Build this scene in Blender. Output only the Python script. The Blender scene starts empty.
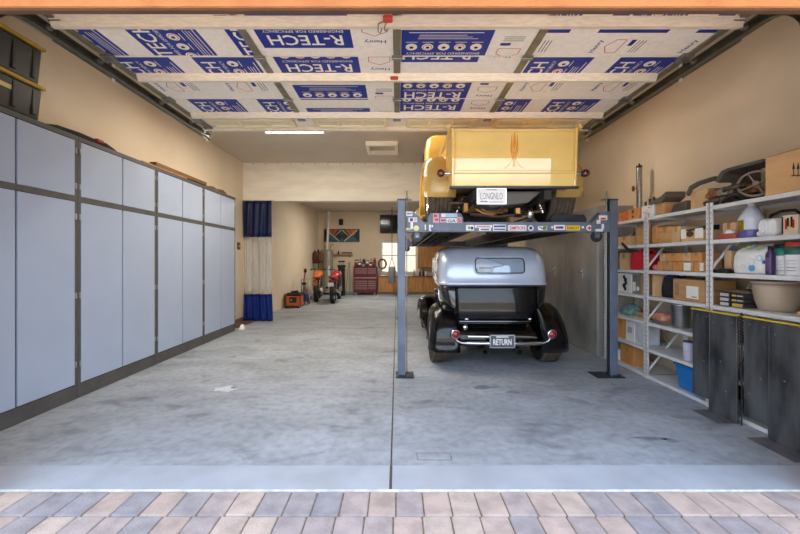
import bpy, bmesh, math, random
from mathutils import Vector, Matrix
random.seed(7)
C = bpy.context.scene.collection
SC = bpy.context.scene
PI = math.pi
F = 370.0
H = 1.4
VX, VY = 397.0, 261.0
def P(px, py, Y):
    return Vector(((px-VX)/F*Y, Y, H+(VY-py)/F*Y))
def PX(px, Y): return (px-VX)/F*Y
def PZ(py, Y): return H+(VY-py)/F*Y
def YX(px, X): return X*F/(px-VX)

# ------------------------------------------------------------------ materials
def lin(c):
    r = []
    for v in c:
        v = v/255.0
        r.append(v/12.92 if v <= .04045 else ((v+.055)/1.055)**2.4)
    return r
MATS = {}
def mat(name, col, rough=.55, metal=0.0, var=.08, scale=6.0, bump=0.0, coat=0.0, coat_ior=1.5,
        alpha=1.0, trans=0.0, emit=0.0, spec=.5, stretch=(1, 1, 1), col2=None, bscale=None, detail=4.0):
    if name in MATS: return MATS[name]
    m = bpy.data.materials.new(name); m.use_nodes = True
    nt = m.node_tree; b = nt.nodes['Principled BSDF']
    c = lin(col)
    tc = nt.nodes.new('ShaderNodeTexCoord'); mp = nt.nodes.new('ShaderNodeMapping')
    mp.inputs['Scale'].default_value = stretch
    nz = nt.nodes.new('ShaderNodeTexNoise'); nz.inputs['Scale'].default_value = scale
    nz.inputs['Detail'].default_value = detail
    rp = nt.nodes.new('ShaderNodeValToRGB')
    c2 = lin(col2) if col2 else [max(0, v*(1-var*2.2)) for v in c]
    rp.color_ramp.elements[0].color = (*c2, 1); rp.color_ramp.elements[0].position = .34
    rp.color_ramp.elements[1].color = (*[min(1, v*(1+var*.5)) for v in c], 1); rp.color_ramp.elements[1].position = .62
    L = nt.links.new
    L(tc.outputs['Object'], mp.inputs['Vector']); L(mp.outputs[0], nz.inputs['Vector'])
    L(nz.outputs['Fac'], rp.inputs['Fac']); L(rp.outputs['Color'], b.inputs['Base Color'])
    b.inputs['Roughness'].default_value = rough; b.inputs['Metallic'].default_value = metal
    b.inputs['Specular IOR Level'].default_value = spec
    b.inputs['Coat Weight'].default_value = coat; b.inputs['Coat IOR'].default_value = coat_ior
    b.inputs['Coat Roughness'].default_value = .03
    b.inputs['Alpha'].default_value = alpha; b.inputs['Transmission Weight'].default_value = trans
    if emit:
        L(rp.outputs['Color'], b.inputs['Emission Color']); b.inputs['Emission Strength'].default_value = emit
    if bump:
        n2 = nt.nodes.new('ShaderNodeTexNoise'); n2.inputs['Scale'].default_value = bscale or scale*8
        n2.inputs['Detail'].default_value = 3
        bp = nt.nodes.new('ShaderNodeBump'); bp.inputs['Strength'].default_value = bump
        bp.inputs['Distance'].default_value = .01
        L(mp.outputs[0], n2.inputs['Vector']); L(n2.outputs['Fac'], bp.inputs['Height']); L(bp.outputs[0], b.inputs['Normal'])
    MATS[name] = m
    return m

def concrete():
    m = bpy.data.materials.new('concrete'); m.use_nodes = True
    nt = m.node_tree; b = nt.nodes['Principled BSDF']; L = nt.links.new
    tc = nt.nodes.new('ShaderNodeTexCoord')
    def noise(scale, detail, stretch=(1, 1, 1), dist=0):
        mp = nt.nodes.new('ShaderNodeMapping'); mp.inputs['Scale'].default_value = stretch
        n = nt.nodes.new('ShaderNodeTexNoise'); n.inputs['Scale'].default_value = scale; n.inputs['Detail'].default_value = detail
        n.inputs['Distortion'].default_value = dist
        L(tc.outputs['Object'], mp.inputs[0]); L(mp.outputs[0], n.inputs['Vector']); return n.outputs['Fac']
    def ramp(f, a, b_, p0, p1):
        r = nt.nodes.new('ShaderNodeValToRGB'); L(f, r.inputs['Fac'])
        r.color_ramp.elements[0].color = (*lin(a), 1); r.color_ramp.elements[1].color = (*lin(b_), 1)
        r.color_ramp.elements[0].position = p0; r.color_ramp.elements[1].position = p1; return r.outputs['Color']
    def mix(f, a, b_, mode='MULTIPLY'):
        x = nt.nodes.new('ShaderNodeMix'); x.data_type = 'RGBA'; x.blend_type = mode
        x.inputs[0].default_value = f; L(a, x.inputs[6]); L(b_, x.inputs[7]); return x.outputs[2]
    base = ramp(noise(.9, 6, (1, 1.6, 1), .4), (160, 165, 170), (180, 185, 192), .33, .66)
    fine = ramp(noise(14, 8), (196, 196, 196), (255, 255, 255), .3, .6)
    streak = ramp(noise(2.2, 5, (.8, 1.5, 1), .6), (222, 221, 220), (255, 255, 255), .36, .56)
    stain = ramp(noise(1.4, 7, (1, 1.8, 1), 1.2), (150, 148, 148), (255, 255, 255), .27, .42)
    L(mix(.55, mix(.5, mix(.5, base, fine), streak), stain), b.inputs['Base Color'])
    b.inputs['Roughness'].default_value = .62
    b.inputs['Specular IOR Level'].default_value = .35
    bp = nt.nodes.new('ShaderNodeBump'); bp.inputs['Strength'].default_value = .25; bp.inputs['Distance'].default_value = .01
    L(noise(40, 4), bp.inputs['Height']); L(bp.outputs[0], b.inputs['Normal'])
    return m

# ------------------------------------------------------------------ mesh builder
TXT = {}
def text_geo(s, bold=0.0):
    k = (s, bold)
    if k in TXT: return TXT[k]
    cu = bpy.data.curves.new('t', 'FONT'); cu.body = s; cu.size = 1; cu.resolution_u = 2; cu.offset = bold
    o = bpy.data.objects.new('t', cu); C.objects.link(o)
    bpy.context.view_layer.update()
    me = bpy.data.meshes.new_from_object(o.evaluated_get(bpy.context.evaluated_depsgraph_get()))
    vs = [(v.co.x, v.co.y) for v in me.vertices]; fs = [tuple(p.vertices) for p in me.polygons]
    bpy.data.objects.remove(o); bpy.data.meshes.remove(me); bpy.data.curves.remove(cu)
    x0 = min(v[0] for v in vs); x1 = max(v[0] for v in vs); y0 = min(v[1] for v in vs); y1 = max(v[1] for v in vs)
    vs = [((v[0]-x0)/(x1-x0)-.5, (v[1]-y0)/(y1-y0)-.5) for v in vs]
    TXT[k] = (vs, fs); return TXT[k]

def rrect(w, y0, y1, r, k=5, cx=0.0):
    """plan outline (x,y) of a rounded rectangle, counter-clockwise"""
    pts = []
    for (sx, yy, a0) in ((1, y0, -PI/2), (1, y1, 0), (-1, y1, PI/2), (-1, y0, PI)):
        ccx = cx+sx*(w-r); ccy = yy+r if yy == y0 else yy-r
        for i in range(k+1):
            a = a0+i/k*PI/2
            pts.append((ccx+r*math.cos(a), ccy+r*math.sin(a)))
    return pts

class MB:
    def __init__(s): s.bm = bmesh.new(); s.mats = []
    def mi(s, m):
        if m not in s.mats: s.mats.append(m)
        return s.mats.index(m)
    def faces(s, vs, fs, m, smooth=False):
        bv = [s.bm.verts.new(v) for v in vs]; i = s.mi(m); out = []
        for f in fs:
            try:
                x = s.bm.faces.new([bv[k] for k in f]); x.material_index = i; x.smooth = smooth; out.append(x)
            except ValueError: pass
        return bv, out
    def box(s, x0, x1, y0, y1, z0, z1, m, bev=0.0, rot=None, taper=None, seg=1):
        """taper=(sx,sy): scale of the bottom face about its middle; rot=(axis,angle) about the middle"""
        xs = sorted((x0, x1)); ys = sorted((y0, y1)); zs = sorted((z0, z1))
        c = Vector((sum(xs)/2, sum(ys)/2, sum(zs)/2))
        vs = [Vector((x, y, z)) for z in zs for y in ys for x in xs]
        if taper:
            for v in vs[:4]:
                v.x = c.x+(v.x-c.x)*taper[0]; v.y = c.y+(v.y-c.y)*taper[1]
        if rot:
            R = Matrix.Rotation(rot[1], 3, rot[0]); vs = [c+R@(v-c) for v in vs]
        bv, fs = s.faces(vs, [(0, 2, 3, 1), (4, 5, 7, 6), (0, 1, 5, 4), (2, 6, 7, 3), (0, 4, 6, 2), (1, 3, 7, 5)], m)
        if bev:
            es = list({e for f in fs for e in f.edges})
            r = bmesh.ops.bevel(s.bm, geom=es, offset=bev, segments=seg, affect='EDGES', profile=.5)
            i = s.mi(m)
            for f in r['faces']: f.material_index = i
        return s
    def cyl(s, p0, p1, r, m, r1=None, n=16, caps=True, smooth=True):
        p0 = Vector(p0); p1 = Vector(p1); r1 = r if r1 is None else r1
        d = (p1-p0).normalized(); a = d.orthogonal().normalized(); b = d.cross(a)
        ring = lambda p, q: [p+(a*math.cos(2*PI*i/n)+b*math.sin(2*PI*i/n))*q for i in range(n)]
        s.faces(ring(p0, r)+ring(p1, r1), [(i, (i+1) % n, n+(i+1) % n, n+i) for i in range(n)], m, smooth)
        if caps:
            if r > 1e-5: s.faces(ring(p0, r), [tuple(range(n-1, -1, -1))], m)
            if r1 > 1e-5: s.faces(ring(p1, r1), [tuple(range(n))], m)
        return s
    def lathe(s, prof, o, m, n=24, axis='Z', smooth=True, cap=False):
        """prof: (radius, height along the axis)"""
        o = Vector(o)
        def pt(r, h, t):
            c, q = r*math.cos(t), r*math.sin(t)
            return o+{'Z': Vector((c, q, h)), 'X': Vector((h, c, q)), 'Y': Vector((q, h, c))}[axis]
        vs = [pt(r, h, 2*PI*i/n) for r, h in prof for i in range(n)]
        fs = [(k*n+i, k*n+(i+1) % n, (k+1)*n+(i+1) % n, (k+1)*n+i) for k in range(len(prof)-1) for i in range(n)]
        s.faces(vs, fs, m, smooth)
        if cap:
            for k in (0, len(prof)-1):
                f = [pt(prof[k][0], prof[k][1], 2*PI*i/n) for i in range(n)]
                s.faces(f, [tuple(range(n)) if k else tuple(range(n-1, -1, -1))], m)
        return s
    def tube(s, pts, r, m, n=8, closed=False, smooth=True):
        pts = [Vector(p) for p in pts]; N = len(pts); vs = []
        ref = None
        for i, p in enumerate(pts):
            if closed: d = (pts[(i+1) % N]-pts[i-1]).normalized()
            else: d = (pts[min(i+1, N-1)]-pts[max(i-1, 0)]).normalized()
            if ref is None or abs(ref.dot(d)) > .98: ref = d.orthogonal().normalized()
            a = (ref-d*ref.dot(d)).normalized(); ref = a; b = d.cross(a)
            rr = r[i] if isinstance(r, (list, tuple)) else r
            vs += [p+(a*math.cos(2*PI*k/n)+b*math.sin(2*PI*k/n))*rr for k in range(n)]
        rng = range(N) if closed else range(N-1)
        fs = [(i*n+k, i*n+(k+1) % n, ((i+1) % N)*n+(k+1) % n, ((i+1) % N)*n+k) for i in rng for k in range(n)]
        s.faces(vs, fs, m, smooth)
        if not closed:
            s.faces(vs[:n], [tuple(range(n-1, -1, -1))], m); s.faces(vs[-n:], [tuple(range(n))], m)
        return s
    def ball(s, c, r, m, sc=(1, 1, 1), n=14, rings=9):
        c = Vector(c)
        prof = [(math.sin(PI*k/rings), -math.cos(PI*k/rings)) for k in range(rings+1)]
        vs = [c+Vector((max(q, 1e-4)*math.cos(2*PI*i/n)*sc[0]*r, max(q, 1e-4)*math.sin(2*PI*i/n)*sc[1]*r, h*sc[2]*r)) for q, h in prof for i in range(n)]
        s.faces(vs, [(k*n+i, k*n+(i+1) % n, (k+1)*n+(i+1) % n, (k+1)*n+i) for k in range(rings) for i in range(n)], m, True)
        return s
    def prism(s, poly, axis, a, b, m, bev=0):
        """poly: 2D outline in the two other axes (XY for Z, XZ for Y, YZ for X)"""
        def q(p, t): return {'Z': (p[0], p[1], t), 'Y': (p[0], t, p[1]), 'X': (t, p[0], p[1])}[axis]
        n = len(poly); vs = [q(p, a) for p in poly]+[q(p, b) for p in poly]
        fs = [tuple(range(n)), tuple(range(2*n-1, n-1, -1))]+[(i, n+i, n+(i+1) % n, (i+1) % n) for i in range(n)]
        bv, f = s.faces(vs, fs, m)
        bmesh.ops.recalc_face_normals(s.bm, faces=f)
        if bev:
            es = list({e for x in f for e in x.edges})
            r = bmesh.ops.bevel(s.bm, geom=es, offset=bev, segments=2, affect='EDGES', profile=.5)
            for x in r['faces']: x.material_index = s.mi(m)
        return s
    def loft(s, rings, m, closed=True, cap0=False, cap1=False, smooth=True, thick=0.0):
        n = len(rings[0]); vs = [Vector(p) for r in rings for p in r]
        k = n if closed else n-1
        fs = [(j*n+i, j*n+(i+1) % n, (j+1)*n+(i+1) % n, (j+1)*n+i) for j in range(len(rings)-1) for i in range(k)]
        if cap0: fs.append(tuple(range(n-1, -1, -1)))
        if cap1: fs.append(tuple((len(rings)-1)*n+i for i in range(n)))
        bv, f = s.faces(vs, fs, m, smooth)
        if thick:
            r = bmesh.ops.solidify(s.bm, geom=f, thickness=thick)
            i = s.mi(m)
            for g in r['geom']:
                if isinstance(g, bmesh.types.BMFace): g.material_index = i; g.smooth = smooth
        return s
    def uv(s, geo, o, u, v, m, su=1, sv=1):
        """flat 2D geometry placed with origin o and axes u, v"""
        o = Vector(o); u = Vector(u); v = Vector(v)
        s.faces([o+u*(a*su)+v*(b*sv) for a, b in geo[0]], geo[1], m); return s
    def text(s, t, o, u, v, w, h, m, bold=0.0):
        return s.uv(text_geo(t, bold), o, u, v, m, w, h)
    def rect(s, o, u, v, w, h, m):
        return s.uv(([(-.5, -.5), (.5, -.5), (.5, .5), (-.5, .5)], [(0, 1, 2, 3)]), o, u, v, m, w, h)
    def disc(s, o, u, v, r, m, n=18):
        return s.uv(([(math.cos(2*PI*i/n), math.sin(2*PI*i/n)) for i in range(n)], [tuple(range(n))]), o, u, v, m, r, r)
    def clip(s, x0, x1, y0, y1):
        for co, no in (((x0, 0, 0), (-1, 0, 0)), ((x1, 0, 0), (1, 0, 0)), ((0, y0, 0), (0, -1, 0)), ((0, y1, 0), (0, 1, 0))):
            g = list(s.bm.verts)+list(s.bm.edges)+list(s.bm.faces)
            bmesh.ops.bisect_plane(s.bm, geom=g, plane_co=co, plane_no=no, clear_outer=True)
        return s
    def fixn(s): bmesh.ops.recalc_face_normals(s.bm, faces=list(s.bm.faces)); return s
    def build(s, name, parent=None, label=None, origin=None):
        off = Vector((0, 0, 0))
        if parent is not None:
            r = parent
            while r.parent: r = r.parent
            off = ORG[r.name]
        elif origin is not None: off = Vector(origin)
        me = bpy.data.meshes.new(name)
        bmesh.ops.translate(s.bm, verts=list(s.bm.verts), vec=-off)
        s.bm.to_mesh(me); s.bm.free()
        for m in s.mats: me.materials.append(m)
        o = bpy.data.objects.new(name, me); C.objects.link(o)
        if parent is not None: o.parent = parent
        else: o.location = off; ORG[o.name] = off.copy()
        if label: o['label'] = label
        return o
ORG = {}
def tag(o, label, cat, group=None, kind=None):
    o['label'] = label; o['category'] = cat
    if group: o['group'] = group
    if kind: o['kind'] = kind
    return o
def thing(name, loc, label, cat, group=None):
    o = bpy.data.objects.new(name, None); C.objects.link(o); o.location = loc; o.empty_display_size = .1
    ORG[o.name] = Vector(loc)
    return tag(o, label, cat, group)
def struct(mb, name, label=None, parent=None):
    o = mb.build(name, parent)
    if parent is None: o['kind'] = 'structure'; o['label'] = label or name.replace('_', ' '); o['category'] = name.split('_')[0]
    return o
def dup(root, loc, label):
    r = root.copy(); C.objects.link(r); r.location = loc; r['label'] = label; ORG[r.name] = Vector(loc)
    for ch in root.children:
        c = ch.copy(); C.objects.link(c); c.parent = r
        for g in ch.children:
            d = g.copy(); C.objects.link(d); d.parent = c
    return r

# ------------------------------------------------------------------ palette
CONC = concrete()
WALL = mat('wall_paint', (232, 214, 188), .85, var=.03, scale=1.3, bump=.15, bscale=60)
CEIL = mat('ceiling_paint', (208, 196, 178), .9, var=.03, scale=1.5, bump=.15, bscale=70)
HEAD = mat('header_board', (250, 241, 222), .7, var=.04, scale=2, stretch=(1, 1, 4))
TRIMO = mat('tan_stucco', (206, 146, 98), .85, var=.06, scale=5, bump=.3, bscale=90)
BLACK = mat('matte_black', (26, 26, 28), .6)
RUB = mat('rubber', (32, 32, 33), .8, var=.15, bump=.2)
CHROME = mat('chrome', (228, 230, 233), .1, 1.0, var=.02)
STEEL = mat('brushed_steel', (170, 170, 168), .33, 1.0, var=.08, stretch=(1, 1, 8))
GALV = mat('galvanised_steel', (150, 146, 136), .4, .75, var=.12, scale=12)
WHITE = mat('white_paint', (236, 236, 234), .5, var=.03)
GREYW = mat('shelf_enamel', (222, 222, 220), .45, var=.05, scale=10)
CARD = mat('cardboard', (196, 150, 98), .85, var=.07, scale=5, stretch=(1, 1, 4))
CARD2 = mat('pale_cardboard', (214, 176, 128), .85, var=.06, scale=5)
CARD3 = mat('orange_cardboard', (214, 148, 84), .8, var=.06, scale=5)
TAPE = mat('packing_tape', (176, 128, 74), .3, var=.05)
INK = mat('black_ink', (34, 30, 28), .7)
PAPER = mat('paper_label', (240, 238, 230), .7, var=.03)
BLUEP = mat('print_blue', (8, 38, 136), .5, var=.06)
REDP = mat('print_red', (196, 40, 44), .5)
YELP = mat('print_yellow', (240, 206, 40), .5)
WOOD = mat('brown_wood', (120, 84, 52), .6, var=.2, stretch=(12, 1, 12), scale=3)
OAK = mat('golden_oak', (196, 138, 78), .45, var=.16, stretch=(14, 14, 1), scale=2.5)
GLASS = mat('dark_glass', (20, 26, 32), .05, 0, var=.02, coat=.6)
EXPO = 1.0; SKY = 1.85; SUN = 15
# ------------------------------------------------------------------ setting
def build_setting():
    # floor slabs, with tooled joints between them
    mb = MB()
    xs = [-3.75, -.04, 3.7]; ys = [2.54, 5.45, 9.0, 16.2]
    for i in range(2):
        for j in range(3):
            mb.box(xs[i]+(.006 if i else 0), xs[i+1]-(.006 if not i else 0), ys[j]+.002, ys[j+1]-.002, -.12, 0, CONC)
    APR = mat('apron_concrete', (180, 184, 190), .65, var=.06, scale=3, bump=.2, bscale=50)
    mb.box(xs[0], xs[1]-.009, 2.272, 2.538, -.12, -.002, APR); mb.box(xs[1]+.009, xs[2], 2.272, 2.538, -.12, -.002, APR)
    DK = mat('joint_dirt', (96, 84, 76), .9)
    mb.box(xs[0], xs[2], 2.285, 16.2, -.2, -.006, DK)
    # worn rectangle of an old plate near the door line, small chips and spills
    WORN = mat('worn_concrete', (136, 136, 136), .8, var=.2, scale=30)
    PALE = mat('spill_white', (212, 216, 220), .7, var=.1, scale=20)
    OIL = mat('oil_stain', (138, 141, 146), .5, var=.15, scale=9)
    x0, x1, y0, y1 = .14, .39, 2.60, 2.70
    for (a, b, c, d) in ((x0, x1, y0, y0+.007), (x0, x1, y1-.007, y1), (x0, x0+.009, y0, y1), (x1-.009, x1, y0, y1)):
        mb.box(a, b, c, d, 0, .0012, WORN)
    def blot(x, y, rx, ry, m, z=.0012, n=22):
        ph = [random.random()*6 for _ in range(4)]
        vs = [(0+x, y, z)]+[(x+rx*math.cos(t)*(1+.3*math.sin(2*t+ph[0])+.2*math.sin(5*t+ph[1])), y+ry*math.sin(t)*(1+.3*math.sin(3*t+ph[2])+.15*math.sin(7*t+ph[3])), z) for t in [2*PI*k/n for k in range(n)]]
        mb.faces(vs, [(0, 1+k, 1+(k+1) % n) for k in range(n)], m)
    blot(-1.88, 4.05, .10, .09, PALE); blot(-1.80, 4.09, .045, .03, OIL, .002); blot(-2.22, 4.32, .05, .03, OIL)
    blot(-2.32, 4.5, .06, .035, OIL); blot(-2.4, 5.4, .06, .05, OIL); blot(-3.0, 4.15, .07, .025, OIL); blot(.98, 4.1, .12, .06, OIL)
    blot(1.24, 3.95, .06, .05, OIL); blot(2.0, 2.92, .13, .03, OIL); blot(2.14, 2.88, .06, .035, OIL)
    struct(mb, 'floor', 'grey concrete garage floor')
    # driveway pavers: stack bond, individual blocks in one surface
    mb = MB()
    PV = [mat('paver_%d' % k, c, .9, var=.10, scale=9, bump=.5, bscale=70) for k, c in enumerate(
        [(194, 172, 158), (202, 178, 164), (180, 164, 158), (164, 157, 158), (190, 172, 164), (172, 162, 160), (206, 184, 168)])]
    SAND = mat('joint_sand', (136, 124, 104), .95, var=.2, scale=30)
    y = 2.255; row = 0; w = .158; d = .218
    while y > -3.2:
        sh = -.006-.014*row
        for i in range(-27, 28):
            xx = i*w+sh
            mb.box(xx+.003, xx+w-.003, y-d+.003, y-.003, -.07, random.uniform(-.004, -.001), random.choice(PV), .008, seg=2)
        y -= d; row += 1
    mb.box(-4.3, 4.3, -3.4, 2.255, -.12, -.011, SAND)
    struct(mb, 'ground_driveway', 'driveway of mixed tan and grey concrete pavers')
    mb = MB(); mb.box(-4.3, 4.3, 2.256, 2.270, -.1, .002, mat('threshold_white', (222, 220, 214), .7, var=.1, scale=14), .003)
    struct(mb, 'trim_threshold', 'pale concrete lip between floor and pavers')
    mb = MB(); mb.box(-40, 40, -40, -3.4, -.12, -.03, mat('street_asphalt', (150, 146, 142), .9, var=.1, scale=2))  # added out of view; its sunlit surface bounces light into the garage
    struct(mb, 'ground_street', 'unseen asphalt ground added outside')
    # walls
    mb = MB(); mb.box(-3.79, -3.59, 2.165, 8.63, -.1, 3.9, WALL); struct(mb, 'wall_left', 'cream garage side wall')
    mb = MB(); mb.box(-3.79, -3.39, 8.63, 15.9, -.1, 3.9, WALL); struct(mb, 'wall_left_rear', 'cream wall of the rear bay')
    mb = MB(); mb.box(3.5, 3.7, 2.165, 15.9, -.1, 3.9, WALL); struct(mb, 'wall_right', 'tan garage side wall')
    mb = MB()
    wx0, wx1, wz0, wz1 = -.68, .86, .90, 2.24
    mb.box(-3.79, wx0, 15.9, 16.1, -.1, 3.9, WALL); mb.box(wx1, 3.7, 15.9, 16.1, -.1, 3.9, WALL)
    mb.box(wx0, wx1, 15.9, 16.1, -.1, wz0, WALL); mb.box(wx0, wx1, 15.9, 16.1, wz1, 3.9, WALL)
    struct(mb, 'wall_back', 'cream rear wall')
    mb = MB(); f = .06
    for (a, b, c, d) in ((wx0, wx1, wz0, wz0+f), (wx0, wx1, wz1-f, wz1), (wx0, wx0+f, wz0+f, wz1-f), (wx1-f, wx1, wz0+f, wz1-f), (.03, .09, wz0+f, wz1-f), (wx0+f, wx1-f, 1.62, 1.66)):
        mb.box(a, b, 15.93, 15.99, c, d, WHITE, .004)
    w_ = struct(mb, 'window_1', 'white framed rear window')
    g = MB(); g.box(wx0+f, wx1-f, 15.962, 15.966, wz0+f, wz1-f, mat('window_glass', (235, 240, 240), .02, trans=1.0, var=.0))
    g.build('window_glass', w_)
    # ceilings, header between the bays
    mb = MB(); mb.box(-3.79, 3.7, 2.165, 8.63, 3.69, 3.85, CEIL); struct(mb, 'ceiling', 'cream garage ceiling')
    mb = MB(); mb.box(-3.79, 3.7, 8.851, 16.1, 3.50, 3.85, CEIL); struct(mb, 'ceiling_rear', 'cream ceiling of rear bay')
    mb = MB()
    for a, b in ((2.80, 3.10), (3.104, 3.40), (3.404, 3.69)): mb.box(-3.59, 3.5, 8.622, 8.85, a, b, HEAD)
    mb.box(-3.59, 3.5, 8.632, 8.84, 2.81, 3.68, HEAD)
    for k in range(24): mb.ball((-3.35+k*.29, 8.62, 3.665), .012, GALV, n=8, rings=5)
    struct(mb, 'wall_header', 'cream boarded header between the bays')
    # front wall round the opening
    mb = MB()
    mb.box(-4.4, -2.55, 2.12, 2.165, -.1, 4.1, WALL); mb.box(2.55, 4.4, 2.12, 2.165, -.1, 4.1, WALL)
    mb.box(-2.55, 2.55, 2.12, 2.165, 3.06, 4.1, WALL)
    struct(mb, 'wall_front', 'front wall around the garage opening')
    mb = MB()
    mb.box(-4.4, 4.4, 2.07, 2.12, 2.825, 4.1, TRIMO)
    mb.box(-4.4, -2.55, 2.07, 2.12, -.1, 2.825, TRIMO); mb.box(2.55, 4.4, 2.07, 2.12, -.1, 2.825, TRIMO)
    struct(mb, 'trim_front', 'tan stucco face over the garage opening')
    mb = MB(); mb.box(-2.55, 2.55, 2.085, 2.118, 2.812, 2.825, mat('brown_seal', (96, 68, 48), .7)); struct(mb, 'trim_seal', 'brown weather strip under lintel')
    mb = MB(); mb.box(-4.4, 4.4, 2.07, 16.3, 3.95, 4.1, mat('roof_felt', (120, 110, 100), .9)); struct(mb, 'roof', 'flat garage roof')
    mb = MB(); mb.box(-4.9, 4.9, 1.35, 2.07, 3.02, 3.14, TRIMO); struct(mb, 'roof_added_eave', 'added unseen eave shading the driveway')  # unseen overhang added to cut the sky light on the pavers
    # attic hatch
    mb = MB()
    for (a, b, c, d) in ((-.60, .02, 7.05, 7.11), (-.60, .02, 7.62, 7.68), (-.60, -.54, 7.11, 7.62), (-.04, .02, 7.11, 7.62)):
        mb.box(a, b, c, d, 3.60, 3.69, HEAD, .004)
    mb.box(-.54, -.04, 7.11, 7.62, 3.672, 3.69, CEIL)
    struct(mb, 'trim_hatch', 'framed attic hatch in the ceiling')
    mb = MB(); mb.box(-3.59, -3.578, 7.62, 8.6, .0, .10, mat('brown_base', (128, 112, 92), .7, var=.1)); struct(mb, 'baseboard_left', 'brown baseboard')

# ------------------------------------------------------------------ overhead door
FOAM = mat('foam_board_face', (246, 236, 218), .6, var=.03, scale=20)
def print_block(mb, o, u, v, full=True):
    """one printed block; o = middle of the top edge of the blue field"""
    o = Vector(o); u = Vector(u); v = Vector(v); n = u.cross(v)
    a = n*.0015; b = n*.003; c = n*.0045
    mb.rect(o-v*.26+a, u, v, .71, .52, BLUEP)
    mb.text('R-TECH', o-v*.105+b, u, v, .57, .13, FOAM, .012)
    mb.text('ENGINEERED FOR EFFICIENCY', o-v*.215+b, u, v, .60, .03, FOAM, .004)
    for k in range(5):
        p = o-v*.305+u*((k-2)*.128)
        mb.disc(p+b, u, v, .046, FOAM); mb.disc(p+c, u, v, .036, REDP if k % 2 else FOAM); mb.disc(p+n*.006, u, v, .031, FOAM)
        mb.disc(p+n*.0075, u, v, .017, INK, 6)
        mb.rect(p-v*.065+b, u, v, .09, .007, FOAM)
    for k in range(3): mb.rect(o-v*(.415+.022*k)+b+u*(.02*k-.02), u, v, .46-.05*k, .006, FOAM)
    mb.rect(o-v*.49+b, u, v, .56, .008, FOAM)
    # maker's mark on the white field beside the block
    q = o-u*.53
    ho = [(-.09, 0), (-.09, .075), (0, .125), (.09, .075), (.09, 0)]
    for i in range(5):
        p0 = Vector(ho[i]); p1 = Vector(ho[(i+1) % 5]); d = p1-p0; L = d.length; d /= L; m_ = (p0+p1)/2
        uu = u*d.x+v*d.y; vv = n.cross(uu)
        mb.rect(q+u*m_.x+v*(m_.y-.28)+a, uu, vv, L, .006, REDP)
    mb.text('Henry', q-v*.09+a, u, v, .17, .052, BLUEP, .012)
    mb.rect(q-v*.34+a+u*.05, u, v, .08, .035, BLUEP)
    for k in range(3): mb.rect(q-v*(.385+.025*k)+a, u, v, .16, .006, INK)

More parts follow.
